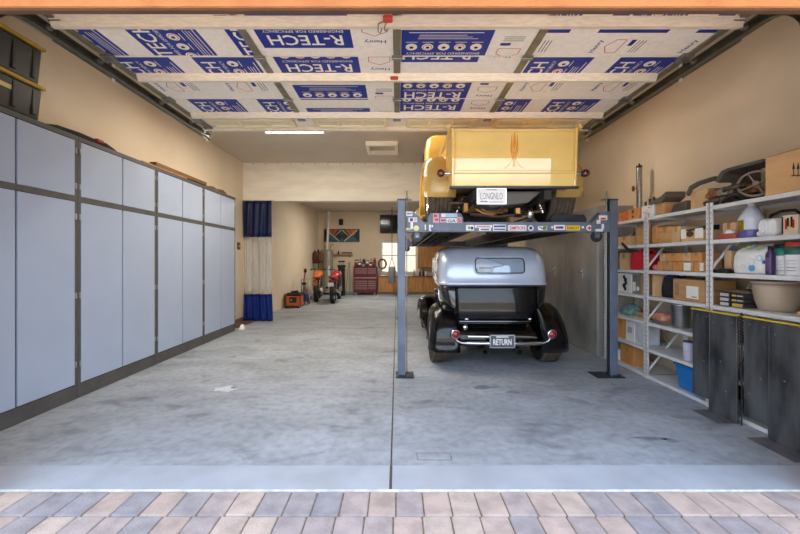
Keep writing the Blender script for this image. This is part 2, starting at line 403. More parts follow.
DZ = 3.10
def build_door():
    root = thing('garage_door', (0, 3.6, DZ), 'raised sectional overhead door lined with blue and white printed foam boards', 'garage door')
    SK = mat('door_skin', (222, 212, 192), .6, var=.05)
    xs = [-2.40, -1.14, 0.0, 1.08, 2.40]
    secs = [(2.52, 3.065), (3.07, 3.865), (3.87, 4.415), (4.42, 4.76)]
    for (a, b) in secs[:3]:
        mb = MB(); mb.box(-2.42, 2.42, a, b, DZ+.035, DZ+.055, SK); mb.build('door_section', root)
    # bottom section still in the bend
    tilt = MB(); p0 = Vector((0, 2.515, DZ-.005)); p1 = Vector((0, 2.355, 2.985))
    tilt.faces([(-2.42, 2.515, DZ+.05), (2.42, 2.515, DZ+.05), (2.42, 2.335, 3.03), (-2.42, 2.335, 3.03),
                (-2.42, 2.525, DZ+.01), (2.42, 2.525, DZ+.01), (2.42, 2.35, 2.985), (-2.42, 2.35, 2.985)],
               [(0, 1, 2, 3), (7, 6, 5, 4), (0, 4, 5, 1), (2, 6, 7, 3), (1, 5, 6, 2), (0, 3, 7, 4)], SK)
    # slanting prints on its lining
    d = (Vector((0, 2.35, 2.985))-Vector((0, 2.525, DZ+.01))).normalized(); nn = Vector((1, 0, 0)).cross(d)
    if nn.z > 0: nn = -nn
    for (cx, w, m) in ((.39, .72, BLUEP), (1.35, .5, BLUEP), (2.0, .55, BLUEP), (.98, .3, FOAM)):
        o = Vector((cx, 2.4375, (DZ+.01+2.985)/2))+nn*.003
        tilt.rect(o, Vector((1, 0, 0)), d, w, .17, m)
        if m is BLUEP:
            for k in range(5):
                if abs((k-2)*.128) < w/2: tilt.disc(o+nn*.002+Vector(((k-2)*.128, 0, 0)), Vector((1, 0, 0)), d, .045, FOAM)
    tilt.build('bottom_section', root)
    dn = (0, 0, -1)
    # orientation: middle cells read upside down (u=-x, v=+y), outer cells sideways (u=-y, v=-x)
    UM, VM = (-1, 0, 0), (0, 1, 0); US, VS = (0, -1, 0), (-1, 0, 0)
    def cell(x0, x1, y0, y1, blocks, side):
        mb = MB()
        for (bx, by) in blocks:
            print_block(mb, (bx, by, DZ), US if side else UM, VS if side else VM)
        mb.clip(x0+.004, x1-.004, y0+.004, y1-.004)
        mb.box(x0, x1, y0, y1, DZ, DZ+.034, FOAM)
        mb.build('insulation_board', root)
    g = .006
    def row(y0, y1, L, ML, MR, R):
        cell(xs[0]+.025, xs[1]-.03, y0, y1, L, True); cell(xs[1]+.03, xs[2]-.03, y0, y1, ML, False)
        cell(xs[2]+.03, xs[3]-.03, y0, y1, MR, False); cell(xs[3]+.03, xs[4]-.025, y0, y1, R, True)
    # side blocks: (x of the top edge, middle y);  middle blocks: (middle x, y of the top edge)
    row(2.54, 3.062, [(-2.73, 2.95), (-2.0, 2.93), (-1.27, 2.91)], [(-.70, 2.95)], [(.37, 3.24)],
        [(.76, 2.40), (1.49, 2.40), (2.22, 2.40)])
    row(3.074, 3.395, [(-2.43, 3.44), (-1.72, 3.44)], [(-.68, 3.36)], [(.33, 3.16), (.37, 3.89)],
        [(1.13, 3.44), (1.87, 3.44)])
    row(3.397, 3.862, [(-2.40, 3.08), (-1.72, 3.08)], [(-.68, 3.36), (-.66, 4.09)], [(.36, 3.89)],
        [(1.15, 3.08), (1.86, 3.08)])
    row(3.874, 4.255, [(-2.21, 4.24), (-1.48, 4.24)], [(-.66, 3.90), (-.66, 4.63)], [(.36, 4.20)],
        [(.90, 4.24), (1.63, 4.24)])
    row(4.257, 4.412, [(-2.21, 4.64), (-1.48, 4.64)], [(-.66, 4.66)], [(.36, 4.90)], [(.90, 4.60), (1.63, 4.60)])
    # window section
    CREAM = mat('cream_frame', (240, 222, 176), .5, var=.03)
    PANE = mat('frosted_pane', (226, 222, 196), .25, var=.03)
    mb = MB(); mb.box(-2.42, 2.42, 4.42, 4.75, DZ+.02, DZ+.05, FOAM); sec = mb.build('door_section', root, 'top section of the door with a row of panes')
    for k in range(4):
        a = xs[k]+.12; b = xs[k+1]-.12; f = MB()
        for (x0, x1, y0, y1) in ((a, b, 4.45, 4.485), (a, b, 4.655, 4.69), (a, a+.045, 4.485, 4.655), (b-.045, b, 4.485, 4.655)):
            f.box(x0, x1, y0, y1, DZ-.012, DZ+.02, CREAM, .004)
        for j in (1, 2):
            xm = a+(b-a)*j/3; f.box(xm-.012, xm+.012, 4.485, 4.655, DZ-.006, DZ+.02, CREAM)
        f.box(a+.03, b-.03, 4.475, 4.665, DZ+.008, DZ+.019, PANE)
        f.build('window_frame', root)
    # struts (hat channels) across the sections
    STR = mat('strut_steel', (232, 218, 192), .42, .1, var=.06, scale=14, stretch=(1, 6, 6))
    for y in (2.59, 3.37, 4.245):
        mb = MB(); x = 2.42 if y < 3 else 2.36
        mb.prism([(y-.03, DZ-.002), (y, DZ-.058), (y, DZ-.06), (y+.03, DZ-.06), (y+.03, DZ-.058), (y+.055, DZ-.002)], 'X', -x, x, STR)
        mb.box(-x, x, y-.0005, y+.0, DZ-.06, DZ-.004, STR)
        mb.build('strut', root)
    mb = MB(); mb.box(-2.42, 2.42, 4.70, 4.755, DZ-.04, DZ+.018, STR, .006); mb.build('strut', root)
    # stiles, hinges
    STI = mat('stile_steel', (140, 132, 108), .45, .5, var=.1, scale=14)
    for x in (xs[1], xs[2], xs[3]):
        for (a, b) in ((2.64, 3.06), (3.08, 3.33), (3.44, 3.86), (3.88, 4.21), (4.31, 4.41)):
            mb = MB(); mb.box(x-.03, x+.03, a, b, DZ-.012, DZ+.034, STI, .003); st = mb.build('stile', root)
        for y in (3.068, 3.868, 4.418):
            mb = MB(); mb.box(x-.045, x+.045, y-.035, y+.035, DZ-.018, DZ-.012, GALV, .002); mb.cyl((x-.045, y, DZ-.022), (x+.045, y, DZ-.022), .01, GALV, n=10)
            for q in (-.022, .022): mb.cyl((x+q, y+.025, DZ-.024), (x+q, y+.025, DZ-.016), .007, GALV, n=8)
            mb.build('hinge', root)
    for sx in (-1, 1):
        for y in (2.62, 3.068, 3.868, 4.418, 4.72):
            mb = MB(); mb.box(sx*2.34, sx*2.43, y-.05, y+.05, DZ-.03, DZ-.001, GALV, .003)
            mb.cyl((sx*2.36, y, DZ-.045), (sx*2.47, y, DZ-.045), .008, STEEL, n=8)
            mb.cyl((sx*2.45, y, DZ-.045), (sx*2.472, y, DZ-.045), .022, GALV, n=14)
            mb.build('roller', root)
    for sx in (-1, 1):
        for (a, b) in ((2.53, 3.062), (3.074, 3.862), (3.874, 4.412), (4.422, 4.75)):
            mb = MB(); mb.box(sx*2.375, sx*2.43, a, b, DZ-.014, DZ+.034, STI, .003); mb.build('end_stile', root)
    # latch with red handles
    REDH = mat('red_plastic', (206, 66, 48), .4)
    mb = MB(); mb.box(-.095, -.03, 2.50, 2.555, DZ-.062, DZ-.03, REDH, .008)
    mb.tube([(-.07, 2.545, DZ-.06), (-.085, 2.545, DZ-.085), (-.085, 2.55, DZ-.11), (-.07, 2.55, DZ-.12), (-.06, 2.55, DZ-.10)], .0045, GALV)
    mb.tube([(-.09, 2.545, DZ-.05), (-.13, 2.545, DZ-.07), (-.13, 2.55, DZ-.12), (-.115, 2.55, DZ-.13), (-.105, 2.55, DZ-.10)], .0045, GALV)
    mb.build('latch', root, 'red latch handle with wire hooks')
    mb = MB(); mb.box(-.06, .01, 3.34, 3.368, DZ-.055, DZ-.03, REDH, .005); mb.build('pull_handle', root, 'red pull handle')
    # tracks
    TR = mat('track_steel', (112, 108, 92), .42, .7, var=.12, scale=10)
    for sx, where in ((-1, 'beside the cabinet side wall'), (1, 'on the shelf side')):
        r = thing('door_track', (sx*2.52, 3.6, DZ-.05), 'galvanised overhead door track '+where, 'door track', 'door tracks')
        x = sx*2.49; z = DZ-.045
        path = [(y, z) for y in (4.95, 4.6, 4.1, 3.6, 3.1, 2.52)]
        for k in range(1, 9):
            a = k/8*PI/2*.96; path.append((2.52-.30*math.sin(a), z-.30*(1-math.cos(a))))
        path.append((2.212, 1.9)); path.append((2.21, .02))
        def ch(px_, dz0, dz1):
            rings = []
            for i, (y, zz) in enumerate(path):
                a, b = path[max(i-1, 0)], path[min(i+1, len(path)-1)]
                d = Vector((b[0]-a[0], b[1]-a[1])).normalized(); n = Vector((d.y, -d.x))
                if n.y < -.01 and i < 6: n = -n
                rings.append([(px_[0], y+n.x*dz0, zz+n.y*dz0), (px_[1], y+n.x*dz0, zz+n.y*dz0), (px_[1], y+n.x*dz1, zz+n.y*dz1), (px_[0], y+n.x*dz1, zz+n.y*dz1)])
            return rings
        mb = MB(); mb.loft(ch((x+sx*.025, x+sx*.028), -.03, .03), TR, cap0=True, cap1=True, smooth=False)
        mb.loft(ch((x-sx*.02, x+sx*.028), -.033, -.03), TR, cap0=True, cap1=True, smooth=False)
        mb.loft(ch((x-sx*.02, x+sx*.028), .03, .033), TR, cap0=True, cap1=True, smooth=False); mb.fixn(); mb.build('track_channel', r)
        mb = MB(); mb.box(x+sx*.03, x+sx*.07, 2.75, 4.95, z+.034, z+.038, GALV); mb.box(x+sx*.066, x+sx*.07, 2.75, 4.95, z-.02, z+.036, GALV)
        for k in range(14): mb.cyl((x+sx*.064, 2.85+k*.145, z+.008), (x+sx*.072, 2.85+k*.145, z+.008), .009, BLACK, n=8)
        mb.build('angle_iron', r)
        for y in (3.3, 4.92):
            mb = MB(); mb.box(x+sx*.04, x+sx*.075, y-.018, y+.018, z+.036, 3.69, GALV); mb.box(x+sx*.038, x+sx*.04, y-.018, y+.018, z-.06, 3.4, WHITE); mb.build('hanger', r)
build_setting()
build_door()
# ceiling strip lights; all but the first are added to brighten the interior
W1, W2 = 17, 45
TUBEM = mat('lit_tube', (255, 250, 238), .4, emit=6.0, var=0)
def fixture(x0, x1, y, z, label, watts, tint=(1, .90, .76)):
    r = thing('fluorescent_light', ((x0+x1)/2, y, z), label, 'ceiling light', 'strip lights')
    mb = MB(); mb.box(x0, x1, y-.06, y+.06, z-.05, z, WHITE, .01); mb.build('housing', r)
    mb = MB(); mb.cyl((x0+.04, y, z-.07), (x1-.04, y, z-.07), .019, TUBEM, n=12); mb.build('lamp_tube', r)
    for x in (x0+.02, x1-.02):
        mb = MB(); mb.box(x-.012, x+.012, y-.03, y+.03, z-.10, z-.05, WHITE, .004); mb.build('lamp_holder', r)
    l = bpy.data.lights.new('strip_lamp', 'AREA'); l.shape = 'RECTANGLE'; l.size = x1-x0; l.size_y = .1; l.energy = watts; l.color = tint
    o = bpy.data.objects.new('strip_lamp', l); C.objects.link(o); o.location = ((x0+x1)/2, y, z-.11)
fixture(-2.28, -1.24, 6.37, 3.69, 'lit fluorescent strip light on the ceiling behind the raised door', W1)
fixture(-.9, .3, 5.6, 3.69, 'added fill strip light hidden above the raised door, over the open floor', W1)  # this and the next ones are added, unseen, as interior fill
fixture(-2.3, -1.1, 5.35, 3.69, 'added fill strip light hidden above the raised door, toward the cabinets', W1)
fixture(1.2, 2.2, 5.35, 3.69, 'added fill strip light hidden above the raised door, near the shelving', W1*.6)
fixture(-1.6, -.4, 12.5, 3.50, 'added fill strip light on the rear bay ceiling', W2, (1, .95, .84))  # added to brighten the rear bay
# ------------------------------------------------------------------ wall cabinets
CABD = mat('cabinet_door', (170, 183, 206), .42, var=.02, scale=2)
CABF = mat('cabinet_frame', (84, 82, 80), .55, var=.08, scale=9)
def build_cabinets():
    ys = [2.55, 3.77, 5.00, 6.22, 7.44]; xf = -3.25; xb = -3.585
    names = ['light grey wall cabinet carrying the black totes', 'light grey wall cabinet next beyond the one under the totes',
             'light grey wall cabinet with wooden planks lying on top', 'light grey wall cabinet at the far end, nearest the blue curtain']
    for k in range(4):
        a, b = ys[k]+.002, ys[k+1]-.002; m = (a+b)/2
        r = thing('storage_cabinet', (-3.42, m, 0), names[k], 'cabinet', 'row of tall garage cabinets')
        mb = MB(); f = xf-.02
        mb.box(xb, f, a, b, .14, 2.67, CABF, .004)
        mb.box(f, xf-.002, a, a+.045, .14, 2.67, CABF); mb.box(f, xf-.002, b-.045, b, .14, 2.67, CABF)
        mb.box(f, xf+.004, a, b, 2.625, 2.67, CABF); mb.box(f, xf-.001, a, b, 2.005, 2.055, CABF)
        mb.build('body', r)
        mb = MB(); mb.box(xb, xf-.004, a, b, 0, .14, CABF, .003); mb.build('plinth', r)
        for (c, d, hy) in ((a+.034, m-.009, a+.022), (m+.009, b-.034, b-.022)):
            for (z0, z1) in ((.15, 2.00), (2.06, 2.62)):
                mb = MB(); mb.box(xf-.019, xf, c, d, z0, z1, CABD, .003); door = mb.build('door', r)
                for hz in ((.35, 1.05, 1.85) if z1 < 2.1 else (2.16, 2.52)):
                    mb = MB(); mb.cyl((xf+.002, hy, hz-.03), (xf+.002, hy, hz+.03), .007, STEEL, n=8)
                    mb.box(xf-.002, xf+.001, hy-.014, hy+.014, hz-.028, hz+.028, STEEL); mb.build('hinge', door)
build_cabinets()

# black totes with yellow lids, two high
TOTE = mat('tote_black', (32, 30, 29), .45, var=.1); TOTL = mat('tote_lid_yellow', (190, 148, 44), .45, var=.08)
def tote(y0, y1, z, h, label):
    x0, x1 = -3.58, -3.235
    r = thing('storage_tote', ((x0+x1)/2, (y0+y1)/2, z), label, 'storage bin', 'black totes with yellow lids')
    mb = MB(); mb.box(x0+.02, x1-.02, y0+.02, y1-.02, z, z+h-.03, TOTE, .02, taper=(.9, .94), seg=2)
    for k in range(4):
        yy = y0+.1+k*(y1-y0-.2)/3; mb.box(x1-.052, x1-.018, yy-.02, yy+.02, z+.04, z+h-.05, TOTE, .008)
    for xx in (-3.50, -3.40, -3.31): mb.box(xx-.015, xx+.015, y1-.06, y1-.016, z+.04, z+h-.05, TOTE, .008)
    mb.build('bin', r)
    mb = MB(); mb.box(x0, x1, y0, y1, z+h-.03, z+h, TOTL, .008); mb.box(x0+.03, x1-.03, y0+.04, y1-.04, z+h, z+h+.003, TOTL); mb.build('lid', r)
    return r
a_ = tote(2.70, 3.42, 2.67, .325, 'black tote with a yellow lid standing directly on the cabinet top')
mb = MB(); mb.box(-3.262, -3.259, 3.02, 3.14, 2.85, 2.905, mat('yellow_label', (214, 196, 120), .6)); mb.build('label_sticker', a_)
tote(2.70, 3.42, 2.998, .355, 'upper black tote with a yellow lid stacked on another tote')
# flat things lying on the cabinets
mb = MB(); mb.loft([[(-3.57, y, 2.671), (-3.26, y, 2.671), (-3.26, y, 2.671+h), (-3.38, y, 2.675+h*1.3), (-3.57, y, 2.671+h)] for y, h in ((3.46, .012), (3.55, .035), (3.8, .05), (4.0, .045), (4.15, .05), (4.3, .012))], mat('dark_cloth', (52, 48, 46), .9, bump=.5), cap0=True, cap1=True)
mb.box(-3.30, -3.252, 4.02, 4.12, 2.70, 2.735, REDP, .01)
tag(mb.build('tool_strap', origin=(-3.42, 3.85, 2.67)), 'dark folded cloth strap with red buckle lying on the cabinet top', 'strap')
for (y0, y1, x0, x1, z, h, m, lb) in ((4.75, 5.75, -3.34, -3.26, 2.671, .02, OAK, 'narrow light board lying along the cabinet edge'),
                                     (4.9, 6.1, -3.5, -3.36, 2.671, .045, WOOD, 'dark brown plank behind the narrow light board'),
                                     (5.3, 6.35, -3.36, -3.265, 2.692, .055, WOOD, 'brown timber block stacked above the narrow light board')):
    if z > 2.68: y0 = 5.02
    mb = MB(); mb.box(x0, x1, y0, y1, z, z+h, m, .004); tag(mb.build('plank', origin=((x0+x1)/2, (y0+y1)/2, z)), lb, 'plank', 'planks on the cabinet tops')
mb = MB(); mb.loft([[(-3.52, y, 2.671), (-3.27, y, 2.671), (-3.28, y+.02, 2.671+h), (-3.45, y, 2.671+h*1.4)] for y, h in ((6.42, .02), (6.6, .06), (6.75, .035), (6.95, .07), (7.1, .03))], mat('brown_clutter', (110, 86, 60), .9, var=.3, scale=20, bump=.6), cap0=True, cap1=True, smooth=False)
tag(mb.build('canvas_roll', origin=(-3.4, 6.75, 2.67)), 'rumpled brown canvas on the far cabinet top', 'canvas')

# ------------------------------------------------------------------ strip curtain
def build_curtain():
    NAVY = mat('curtain_navy', (34, 54, 104), .35, var=.1, scale=4); ROYAL = mat('curtain_royal', (34, 62, 158), .35, var=.08, scale=4)
    VINYL = mat('clear_vinyl', (214, 224, 234), .07, var=.02, alpha=.36, spec=1.0)
    r = thing('strip_curtain', (-3.2, 8.56, 0), 'gathered blue curtain with a clear vinyl middle hanging beside the rear bay', 'curtain')
    x0, x1 = -3.555, -2.90
    def wave(x, z):
        a = .018+.018*(2.8-z)/2.8
        return 8.55+a*math.sin((x-x0)*40+.9*math.sin(z*1.3))+.014*math.sin((x-x0)*21+z*1.5)
    def band(z0, z1, m, name, flare=0):
        mb = MB(); N = 84
        rings = []
        for j in range(9):
            z = z0+(z1-z0)*j/8
            rings.append([(x0+(x1-x0)*i/N*(1+flare*(1-j/8)), wave(x0+(x1-x0)*i/N, z), z) for i in range(N+1)])
        mb.loft(rings, m, closed=False, thick=.003); mb.build(name, r)
    band(1.955, 2.79, NAVY, 'top_band'); band(.635, 1.955, VINYL, 'clear_band'); band(.012, .635, ROYAL, 'bottom_band', .03)
    mb = MB(); mb.cyl((-3.57, 8.55, 2.79), (-2.88, 8.55, 2.79), .009, GALV, n=8)
    mb.cyl((-3.55, 8.55, 2.79), (-3.55, 8.63, 2.79), .007, GALV, n=8); mb.cyl((-2.9, 8.55, 2.79), (-2.9, 8.66, 2.82), .007, GALV, n=8); mb.build('rail', r)
build_curtain()
r = thing('light_switch', (-3.59, 8.38, 1.74), 'small dark switch box on the cream wall by the curtain', 'switch')
mb = MB(); mb.box(-3.59, -3.572, 8.30, 8.44, 1.66, 1.82, mat('switch_brown', (92, 82, 68), .5), .004); mb.build('switch_plate', r)
mb = MB(); mb.box(-3.573, -3.562, 8.36, 8.38, 1.72, 1.76, WHITE, .002); mb.build('toggle', r)
mb = MB(); mb.box(-3.56, -3.30, 7.75, 8.5, .0, .03, WOOD, .004); tag(mb.build('plank', origin=(-3.4, 8.1, 0)), 'brown board on the floor between cabinets and curtain', 'plank')
mb = MB(); mb.loft([[(-3.23+q, 7.50+y, .001), (-3.14+q, 7.52+y, .001), (-3.15+q, 7.53+y, h), (-3.2+q, 7.5+y, h*1.2)] for q, y, h in ((0, 0, .03), (.01, .08, .09), (0, .16, .03))], PAPER, cap0=True, cap1=True, smooth=False)
tag(mb.build('rag', origin=(-3.19, 7.58, 0)), 'crumpled white rag on the floor at the cabinet foot', 'rag')

# ------------------------------------------------------------------ car lift
LIFT = mat('lift_paint', (108, 118, 136), .42, .2, var=.08, scale=6)
LIFTD = mat('lift_dark', (52, 56, 64), .5, .2, var=.15, scale=8)
UNDER = mat('runway_underside', (70, 64, 58), .7, .2, var=.25, scale=4, stretch=(4, .6, 1))
def build_lift():
    r = thing('car_lift', (1.35, 6.6, 0), 'grey four post car lift holding the yellow pickup over the black sedan', 'car lift')
    px_ = (.055, 2.635); py_ = (4.54, 9.0)
    for y in py_:
        for x in px_:
            s = 1 if x < 1 else -1
            mb = MB(); w = .047
            # open channel post, its slot facing along the runway
            mb.box(x-w, x+w, y-w, y-w+.008, .012, 2.145, LIFT, .002); mb.box(x-w, x+w, y+w-.008, y+w, .012, 2.145, LIFT, .002)
            mb.box(x-s*w, x-s*(w-.008), y-w+.008, y+w-.008, .012, 2.145, LIFT)
            mb.box(x+s*(w-.008), x+s*w, y-w+.008, y-w+.03, .012, 2.145, LIFTD); mb.box(x+s*(w-.008), x+s*w, y+w-.03, y+w-.008, .012, 2.145, LIFTD)
            mb.box(x-s*.015, x-s*.002, y-.02, y+.02, .1, 2.1, LIFTD)
            p = mb.build('post', r)
            mb = MB(); mb.box(x-.07 if s > 0 else x-.24, x+.15 if s > 0 else x+.09, y-.13, y+.11, 0, .012, LIFTD, .003)
            for q in (-.09, .07):
                for e in (-.05, .07): mb.cyl((x+e, y+q, .012), (x+e, y+q, .03), .011, GALV, n=6)
            mb.build('base_plate', p)
            mb = MB(); mb.box(x-w-.006, x+w+.006, y-w-.006, y+w+.006, 2.145, 2.155, LIFTD); mb.cyl((x+s*.065, y, 2.02), (x+s*.065, y, 2.26), .009, GALV, n=8); mb.cyl((x+s*.065, y, 2.15), (x+s*.065, y, 2.175), .02, GALV, n=6)
            mb.box(x+s*.03, x+s*.13, y-.02, y+.02, 2.147, 2.152, LIFTD); mb.cyl((x, y-w-.004, 2.11), (x, y-w, 2.11), .012, GALV, n=8)
            mb.build('post_cap', p)
            mb = MB(); mb.tube([(x+s*.065, y, .05), (x+s*.065, y, 2.03)], .006, STEEL, n=6); mb.build('cable', r)
    for y in py_:
        mb = MB(); mb.box(.14, 2.55, y-.05, y+.05, 1.756, 1.875, LIFT, .006)
        mb.box(.14, 2.55, y-.058, y-.05, 1.754, 1.766, LIFT, .002)
        bm_ = mb.build('crossbeam', r)
        for s, xa in ((1, .115), (-1, 2.575)):
            mb = MB(); pts = [(xa, 1.75), (xa+s*.22, 1.75), (xa+s*.22, 1.86), (xa+s*.09, 2.0), (xa, 2.0)]
            mb.prism(pts, 'Y', y-.066, y-.054, LIFT); mb.prism(pts, 'Y', y+.054, y+.066, LIFT); mb.box(xa, xa+s*.008, y-.054, y+.054, 1.76, 1.99, LIFTD)
            gs = mb.build('gusset', r)
            mb = MB(); mb.lathe([(.0, -.012), (.065, -.012), (.07, -.006), (.055, 0), (.07, .006), (.065, .012), (0, .012)], (xa+s*.13, y, 1.70), LIFTD, 20, 'Y', False)
            mb.cyl((xa+s*.13, y-.05, 1.70), (xa+s*.13, y+.05, 1.70), .012, STEEL, n=8); mb.box(xa+s*.10, xa+s*.16, y-.03, y-.022, 1.68, 1.76, LIFT); mb.box(xa+s*.10, xa+s*.16, y+.022, y+.03, 1.68, 1.76, LIFT); mb.build('pulley', r)
    # runways
    for k, (a, b) in enumerate(((.37, .92), (1.66, 2.22))):
        mb = MB(); y0, y1 = 4.595, 9.25
        mb.box(a, b, y0, y1, 1.868, 1.88, LIFTD)
        mb.box(a, a+.04, y0, y1, 1.755, 1.868, UNDER); mb.box(b-.04, b, y0, y1, 1.755, 1.868, UNDER)
        for q in (a, b-.03): mb.box(q, q+.03, y0, y1, 1.88, 1.905, LIFTD)
        for yy in [4.75+.55*i for i in range(8)]: mb.box(a+.04, b-.04, yy, yy+.05, 1.80, 1.868, UNDER)
        for q in (.16, .28, .40): mb.box(a+q-.012, a+q+.012, y0+.3, y1-.1, 1.79, 1.868, UNDER)
        mb.tube([(a+.12, 4.65, 1.775), (a+.12, 9.1, 1.775)], .012, STEEL, n=6)
        mb.build('runway', r)
        # upright stop plate standing at the runway end
        pa, pb = (.372, .80) if k == 0 else (1.70, 2.30)
        if k: pa, pb = 1.91, 2.36
        zt = PZ(213, 4.46) if k == 0 else PZ(214.5, 4.6)
        mb = MB(); c = .05
        yq = 4.462 if k == 0 else 4.60
        mb.prism([(pa, 1.765 if k == 0 else 1.885), (pb, 1.765 if k == 0 else 1.885), (pb, zt-c), (pb-c*.7, zt), (pa+c*.7, zt), (pa, zt-c)], 'Y', yq, yq+.018, LIFT if k == 0 else LIFTD, .003)
        if k == 0: mb.box(pa+.03, pb, 4.455, 4.462, 1.785, 1.80, LIFT); mb.box(pa+.03, pb, 4.455, 4.462, 1.85, 1.86, LIFT)
        mb.build('stop_plate', r)
    # stickers
    U, V = (1, 0, 0), (0, 0, 1)
    SB = mat('sticker_blue', (40, 60, 140), .4); SG = mat('sticker_green', (120, 170, 60), .4)
    SW = mat('sticker_white', (236, 236, 240), .35); SR = mat('sticker_red', (204, 52, 50), .4)
    SP = mat('sticker_pink', (226, 170, 186), .4); SC_ = mat('sticker_cream', (236, 226, 150), .4)
    yb = 4.479
    def sticker(pa, pb, ya, yb_, m, txt=None, tm=None, extra=None, Y=yb, kind='rect', bold=.02):
        x0, x1 = PX(pa, Y), PX(pb, Y); z0, z1 = PZ(yb_, Y), PZ(ya, Y); cx, cz = (x0+x1)/2, (z0+z1)/2
        mb = MB()
        if kind == 'disc': mb.disc((cx, Y, cz), U, V, (z1-z0)/2, m)
        else: mb.box(x0, x1, Y-.0005, Y+.001, z0, z1, m)
        if txt: mb.text(txt, (cx, Y-.0015, cz), U, V, (x1-x0)*.82, (z1-z0)*.58, tm, bold)
        for (e, (fx, fz, fw, fh, em)) in enumerate(extra or []):
            mb.rect((x0+(x1-x0)*fx, Y-.0015-.0005*e, z0+(z1-z0)*fz), U, V, (x1-x0)*fw, (z1-z0)*fh, em)
        mb.build('sticker', r)
    Y0 = 4.4885
    S = lambda *a, **k: sticker(*a, Y=Y0, **k)
    S(466, 474, 225, 230.5, SW, extra=[(.4, .5, .3, .5, SG), (.75, .45, .3, .5, LIFTD)])
    S(475, 492, 225, 227.6, SW, extra=[(.5, .5, .8, .3, SR)]); S(479, 491, 228, 231, SW, extra=[(.5, .5, .7, .4, SB)])
    S(493, 506, 224.6, 230.8, SW, extra=[(.5, .72, .9, .3, SB), (.5, .25, .86, .2, SB)])
    S(508, 526.5, 225, 231, SW, 'SIMPSON', SR)
    S(528, 533.6, 225.2, 231, SW, kind='disc', extra=[(.5, .5, .5, .5, LIFTD)])
    S(538, 547, 226, 230.2, SW, 'V', SB, extra=[(.75, .5, .4, .9, SG)])
    S(554, 565, 225, 230, SW, extra=[(.5, .5, .7, .45, SB), (.35, .5, .3, .22, SR)])
    S(566, 580, 225.5, 230.4, YELP, 'DASCO', INK)
    S(551, 553.5, 226, 228.5, SW, kind='disc'); S(581.5, 584, 226, 228.5, SW, kind='disc')
    S(586, 592.6, 225, 231, SW, kind='disc', extra=[(.5, .5, .6, .2, SR), (.5, .5, .2, .6, SR)])
    S(421.5, 426, 224.5, 230, SW, extra=[(.4, .5, .5, .5, SP)])
    # stickers on the near gusset plates
    G = lambda *a, **k: sticker(*a, Y=4.4735, **k)
    G(406, 412.5, 211.5, 216, SW, extra=[(.5, .5, .8, .2, SB)]); G(408.5, 417, 217.5, 222, SW, extra=[(.35, .5, .35, .7, SB), (.8, .5, .3, .7, SP)])
    G(410.5, 413, 222, 229, SW); G(406, 410.5, 228, 230, SC_, extra=[(.7, .6, .3, .6, SG)]); G(413, 419.5, 225.4, 231, SC_, kind='disc')
    G(599, 607.3, 215.4, 220, SW, extra=[(.5, .3, .6, .4, SR)]); G(596.6, 600.5, 220, 223.8, SW); G(601.5, 604, 224, 229, SW); G(595.5, 603, 229, 231.4, SW)
    # stickers on the stop plate
    T = lambda *a, **k: sticker(*a, Y=4.4605, **k)
    T(433, 439, 213.4, 223, SP, extra=[(.4, .75, .5, .25, SR), (.6, .35, .6, .2, SR)]); T(441, 457.5, 213.4, 217.3, mat('sticker_pale_blue', (176, 200, 226), .4), extra=[(.15, .5, .25, .8, SW)])
    T(440, 446, 218, 222.5, SP, extra=[(.5, .5, .7, .3, SB)]); T(446.5, 456.8, 218.2, 223.5, SW, 'GA', SB); T(457.2, 461.8, 217.2, 223.5, SP, 'S', SR)
    sticker(429, 431, 224.6, 231, SW, Y=4.4605); sticker(431.5, 433, 225, 227, SW, Y=4.4605); sticker(432, 438, 227.6, 228.8, SR, Y=4.4605)
build_lift()
# ------------------------------------------------------------------ vehicles
TYRE = mat('tyre_rubber', (30, 29, 28), .75, var=.12, scale=12)
TREAD = mat('tyre_tread', (88, 78, 66), .85, var=.15, scale=14)
BLK = mat('black_car_paint', (9, 10, 13), .22, var=.0, coat=1.0, coat_ior=1.55, spec=.5)
SIL = mat('silver_blue_paint', (204, 216, 238), .3, .35, var=.03, scale=4, coat=.8, coat_ior=1.6)
YEL = mat('cream_yellow_paint', (252, 218, 128), .28, var=.03, scale=3, coat=1.0, coat_ior=2.0, spec=.6)
YELD = mat('amber_yellow_paint', (236, 190, 92), .3, var=.04, scale=3, coat=.8, coat_ior=1.6)
LENS = mat('red_lens', (150, 22, 30), .12, var=.05, coat=1)
def wheel(mb_t, x, y, z, R, w, sx):
    """tyre along the X axis; sx = which side is outside"""
    h = w/2; n = 40
    prof = [(R*.60, -h*.86), (R*.80, -h*1.0), (R*.93, -h*.94)]
    mb_t.lathe(prof, (x, y, z), TYRE, n, 'X'); mb_t.lathe([(a, -b) for a, b in prof], (x, y, z), TYRE, n, 'X')
    tr = [(R*.93, -h*.94), (R*.985, -h*.80)]
    k = 5
    for i in range(k):
        a = -h*.78+i*(h*1.56)/k; b = a+h*1.56/k
        tr += [(R, a+.004), (R, b-.010), (R*.965, b-.008), (R*.965, b)]
    tr += [(R*.985, h*.80), (R*.93, h*.94)]
    mb_t.lathe(tr, (x, y, z), TREAD, n, 'X', False)
